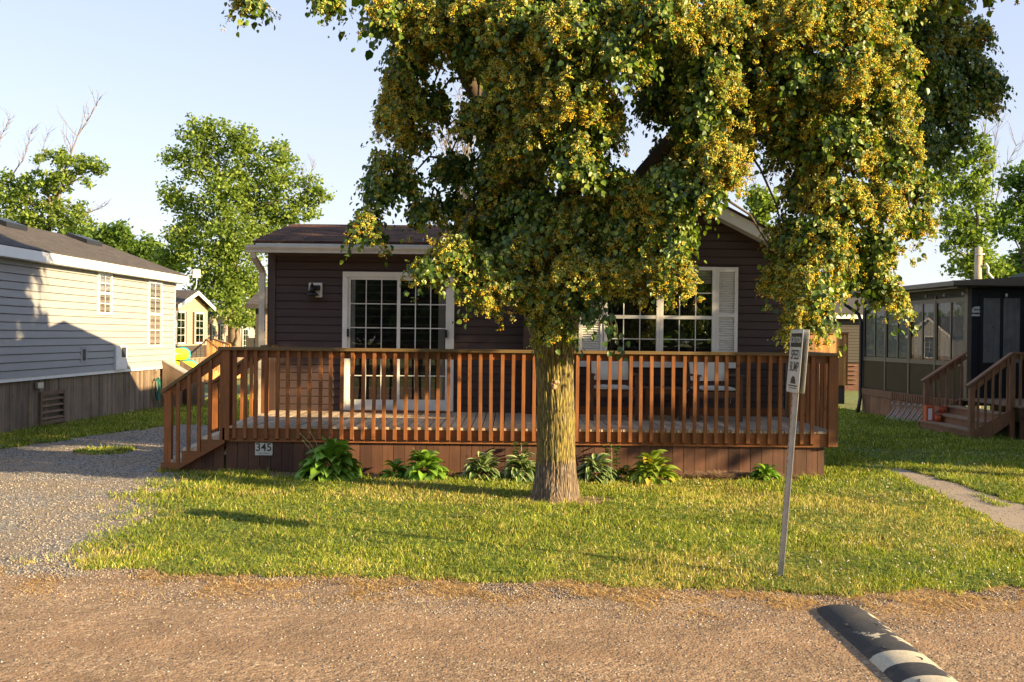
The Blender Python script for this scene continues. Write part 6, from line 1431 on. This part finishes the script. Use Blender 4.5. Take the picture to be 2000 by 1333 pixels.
crown = bulk('crown', V, Fx, 'leaf', np.repeat(c, 6, 0), lt)
print('LINDEN leaves', n)
# blossom clusters: a pale bract and a knot of small yellow flowers
FPs = np.concatenate(FP); fs_ = np.concatenate(FA); n = len(FPs); print('clusters', n)
kk = 8; off = rng.normal(size=(n, kk, 3))*np.array([0.014, 0.014, 0.010]); off[:, :, 2] -= 0.008
TT = np.array([(1, 0, -0.5), (-0.5, 0.87, -0.5), (-0.5, -0.87, -0.5), (0, 0, 0.9)]); TF = [[(0, 1, 3), (1, 2, 3), (2, 0, 3), (0, 2, 1)]]
pp = (FPs[:, None, :]+off*fs_[:, None, None]).reshape(-1, 3); N_ = len(pp); a_ = rdir(N_); A, Bx, C = frames(a_, rdir(N_))
V, Fx = scatter(TT, TF, pp, A, Bx, C, np.repeat(fs_, kk)*0.0082*(0.7+0.6*rng.random(N_)))
yc = np.array([(0.80, 0.57, 0.05), (0.85, 0.70, 0.11), (0.66, 0.42, 0.04), (0.82, 0.74, 0.22), (0.55, 0.53, 0.08)])
c = np.repeat(yc[rng.integers(0, 5, n)], kk, 0)*(0.8+0.4*rng.random((N_, 1)))
bulk('blossom', V, Fx, 'flower', np.repeat(c, 4, 0), crown).parent = crown
BT = np.array([(-0.16, 0, 0), (0.16, 0, 0), (0.20, 0.6, 0.08), (0, 1.0, 0), (-0.20, 0.6, 0.08)])
ax = unit(np.array([0, 0, -0.6])+rdir(n)*0.8); A, Bx, C = frames(ax, rdir(n)); V, Fx = scatter(BT, [[(0, 1, 2, 3, 4)]], FPs+np.array([0, 0, 0.03]), A, Bx, C, 0.05*fs_*(0.7+0.6*rng.random(n)))
c = np.array([(0.30, 0.32, 0.09)])*(0.7+0.6*rng.random((n, 1))); bulk('bracts', V, Fx, 'flower', np.repeat(c, 5, 0), crown)
# sparse low spray with broad leaves beside the trunk
LP = []; LA_ = []; LN = []; m = MB()
for (ax_, ay_, bx_, by_) in ((1150, 560, 1160, 660), (1170, 570, 1195, 690), (1160, 600, 1222, 680), (1190, 590, 1212, 700), (1150, 600, 1148, 640)):
    a = at(ax_, ay_, 9.6); b = at(bx_, by_, 9.5); m.tube([a, a.lerp(b, .5)+Vector((.02, 0, .03)), b], [0.006, 0.004, 0.002], 5)
    for k in range(13): q = a.lerp(b, k/12)+Vector((random.gauss(0, .035), random.gauss(0, .03), random.gauss(0, .02))); LP.append(q); LA_.append((random.gauss(0, .5), random.gauss(0, .4), -0.9)); LN.append((random.gauss(0, .6), -1, random.gauss(0, .5)))
P = np.array(LP); ax = unit(np.array(LA_)); A = unit(np.cross(ax, unit(np.array(LN)))); C = np.cross(A, ax); n = len(P); V, Fx = scatter(LT, LF, P, A, ax, C, 0.062*(0.7+0.6*rng.random(n)))
c = np.array([(0.06, 0.12, 0.022)])*(0.7+0.7*rng.random((n, 1))); sp2 = bulk('low_spray', V, Fx, 'leaf', np.repeat(c, 6, 0), lt); m.build('twigs', 'twig', sp2)

# ================================================================== HOSTAS AND WEEDS
def blade(L_, W_, elev, droop, fold=0.25, nu=7):
    """leaf grid in local (x across, y along, z up)"""
    vs = []; p = np.array([0., 0.]); ang = elev
    for i in range(nu+1):
        t = i/nu; w_ = W_*math.sin(math.pi*min(1, 0.10+0.90*t)**0.75)**0.9*(1 if t < 0.999 else 0.02)
        for s_ in (-1, -0.5, 0, 0.5, 1): vs.append((s_*w_, p[0], p[1]+abs(s_)*w_*fold*1.2-0.0))
        ang -= droop/nu; p = p+np.array([math.cos(ang), math.sin(ang)])*L_/nu
    return np.array(vs)
def hosta(px_, py_, wpx, hpx, kind, label, Y=12.0, nl=60):
    c = at(px_, py_, Y); t = thing('hosta_plant', label, 'plant', (c.x, Y, 0.0), 0, 'leafy plants along the deck skirting'); s_ = Y/F; Rw = wpx*s_/2; H = hpx*s_
    Vs = []; Cs = []; Fs = []; base = 0
    nl = int(nl*1.7)
    for k in range(nl):
        u_ = (k+0.5)/nl; a = random.uniform(0, 6.28) if kind != 'x' else 0; el = R(78-66*u_**0.9+random.uniform(-8, 8)); pet = H*random.uniform(0.45, 0.85)*(1-0.45*u_); L_ = (0.10+0.27*H)*random.uniform(0.8, 1.2)
        W_ = L_*(0.30 if kind == 'green' else 0.27); g = blade(L_, W_, el-R(8), R(random.uniform(55, 95)), 0.35)
        r0 = Rw*0.62*u_**0.8*random.uniform(0.7, 1.1); st = np.array([0, r0, pet*math.sin(el)+0.02]); roll = random.uniform(-.35, .35)
        x_ = g[:, 0]*math.cos(roll)-g[:, 2]*math.sin(roll)*0.3; y_ = g[:, 1]+st[1]; z_ = g[:, 2]+st[2]+g[:, 0]*math.sin(roll)
        z_ = np.maximum(z_, 0.012); Vw = np.stack([x_*math.cos(a)-y_*math.sin(a), x_*math.sin(a)+y_*math.cos(a), z_], 1)
        Vw[:, 1] = np.minimum(Vw[:, 1], 0.44); Vs.append(Vw)
        j = random.uniform(0.7, 1.35); gcol = np.array({'green': (0.17, 0.31, 0.035), 'lime': (0.24, 0.34, 0.045), 'var': (0.07, 0.14, 0.03)}[kind])*j
        if kind == 'lime' and random.random() < 0.15: gcol = np.array((0.45, 0.36, 0.06))
        cc = np.tile(gcol, (len(g), 1)).reshape(-1, 5, 3)
        if kind == 'var': cc[:, 0] = cc[:, 4] = (0.55, 0.60, 0.34)
        cc[:, 2] *= 1.2; Cs.append(cc.reshape(-1, 3))
        nr = len(g)//5; f = [(base+i*5+q, base+i*5+q+1, base+(i+1)*5+q+1, base+(i+1)*5+q) for i in range(nr-1) for q in range(4)]; Fs += f; base += len(g)
    V = np.concatenate(Vs)+np.array([c.x, Y, 0.0]); bulk('foliage', V, [np.array(Fs)], 'hosta', np.concatenate(Cs), t, True)
    return t
def stalks(t, pts, mat='twig'):
    m = MB()
    for a, b in pts: m.tube([a, Vector(a).lerp(Vector(b), .5)+Vector((0.01, 0, 0.02)), b], [0.005, 0.004, 0.003], 5); m.ball(b, 0.012, 6, 4)
    m.build('flower_stalk', mat, t)
M['stalk'] = plain('stalk', (0.3, 0.3, 0.12), 0.7)
h1 = hosta(646, 935, 150, 78, 'green', 'largest green hosta right of the house number plate', 11.95, 85); stalks(h1, [(at(620, 890, 11.9), at(587, 848, 11.95)), (at(625, 890, 11.9), at(606, 845, 11.95)), (at(612, 895, 11.9), at(592, 862, 11.9))], 'stalk')
h2 = hosta(830, 940, 96, 52, 'green', 'mid sized green hosta with one pale flower stalk', 11.95, 60); stalks(h2, [(at(825, 905, 11.9), at(806, 876, 11.9))], 'stalk')
hosta(770, 938, 50, 28, 'green', 'small dark leafy plant between the two green hostas', 12.05, 22)
hosta(942, 943, 84, 48, 'var', 'white edged hosta left of the tree, farther from the trunk', 11.95, 62)
hosta(1018, 945, 76, 50, 'var', 'white edged hosta touching the left side of the trunk', 11.95, 60)
hosta(1165, 944, 88, 46, 'var', 'white edged hosta right of the trunk', 11.95, 62)
hosta(1275, 944, 112, 56, 'lime', 'yellow green hosta catching sun right of the trunk', 11.9, 60)
hosta(1215, 946, 50, 22, 'lime', 'low lime plant between the hostas right of the trunk', 12.1, 24)
hosta(1495, 952, 75, 26, 'green', 'low weedy plant near the right end of the deck skirting', 12.1, 34)
for (px_, top, lab) in ((1017, 866, 'tall ferny weed behind the hosta left of the trunk'), (1193, 868, 'tall ferny weed behind the hosta right of the trunk')):
    Y = 12.3; b = at(px_, 935, Y); zt = at(px_, top, Y).z; t = thing('tall_weed', lab, 'weed', (b.x, Y, 0), 0, 'tall weeds against the skirting'); m = MB(); m.tube([(0, 0, 0), (0.01, 0, zt*0.5), (0, -0.02, zt)], [0.006, 0.005, 0.003], 5); m.build('stem', 'stalk', t, True)
    n = 70; z_ = 0.15+rng.random(n)*(zt-0.15); a = rng.random(n)*6.28; P = np.stack([0*z_, 0*z_, z_], 1)+np.stack([np.cos(a), np.sin(a)*0.5, 0*a], 1)*(0.02+0.05*rng.random(n))[:, None]
    ax = unit(np.stack([np.cos(a), np.sin(a)*0.5, -0.15+0.3*rng.random(n)], 1)); A, Bx, C = frames(ax, np.tile([[0, 0, 1.0]], (n, 1)))
    V, Fx = scatter(LT*np.array([0.55, 1, 1]), LF, P+np.array([b.x, Y, 0]), A, Bx, C, 0.07*(0.6+0.6*rng.random(n))); bulk('leaves', V, Fx, 'hosta', np.repeat(np.array([(0.06, 0.13, 0.03)])*(0.7+0.6*rng.random((n, 1))), 6, 0), t)
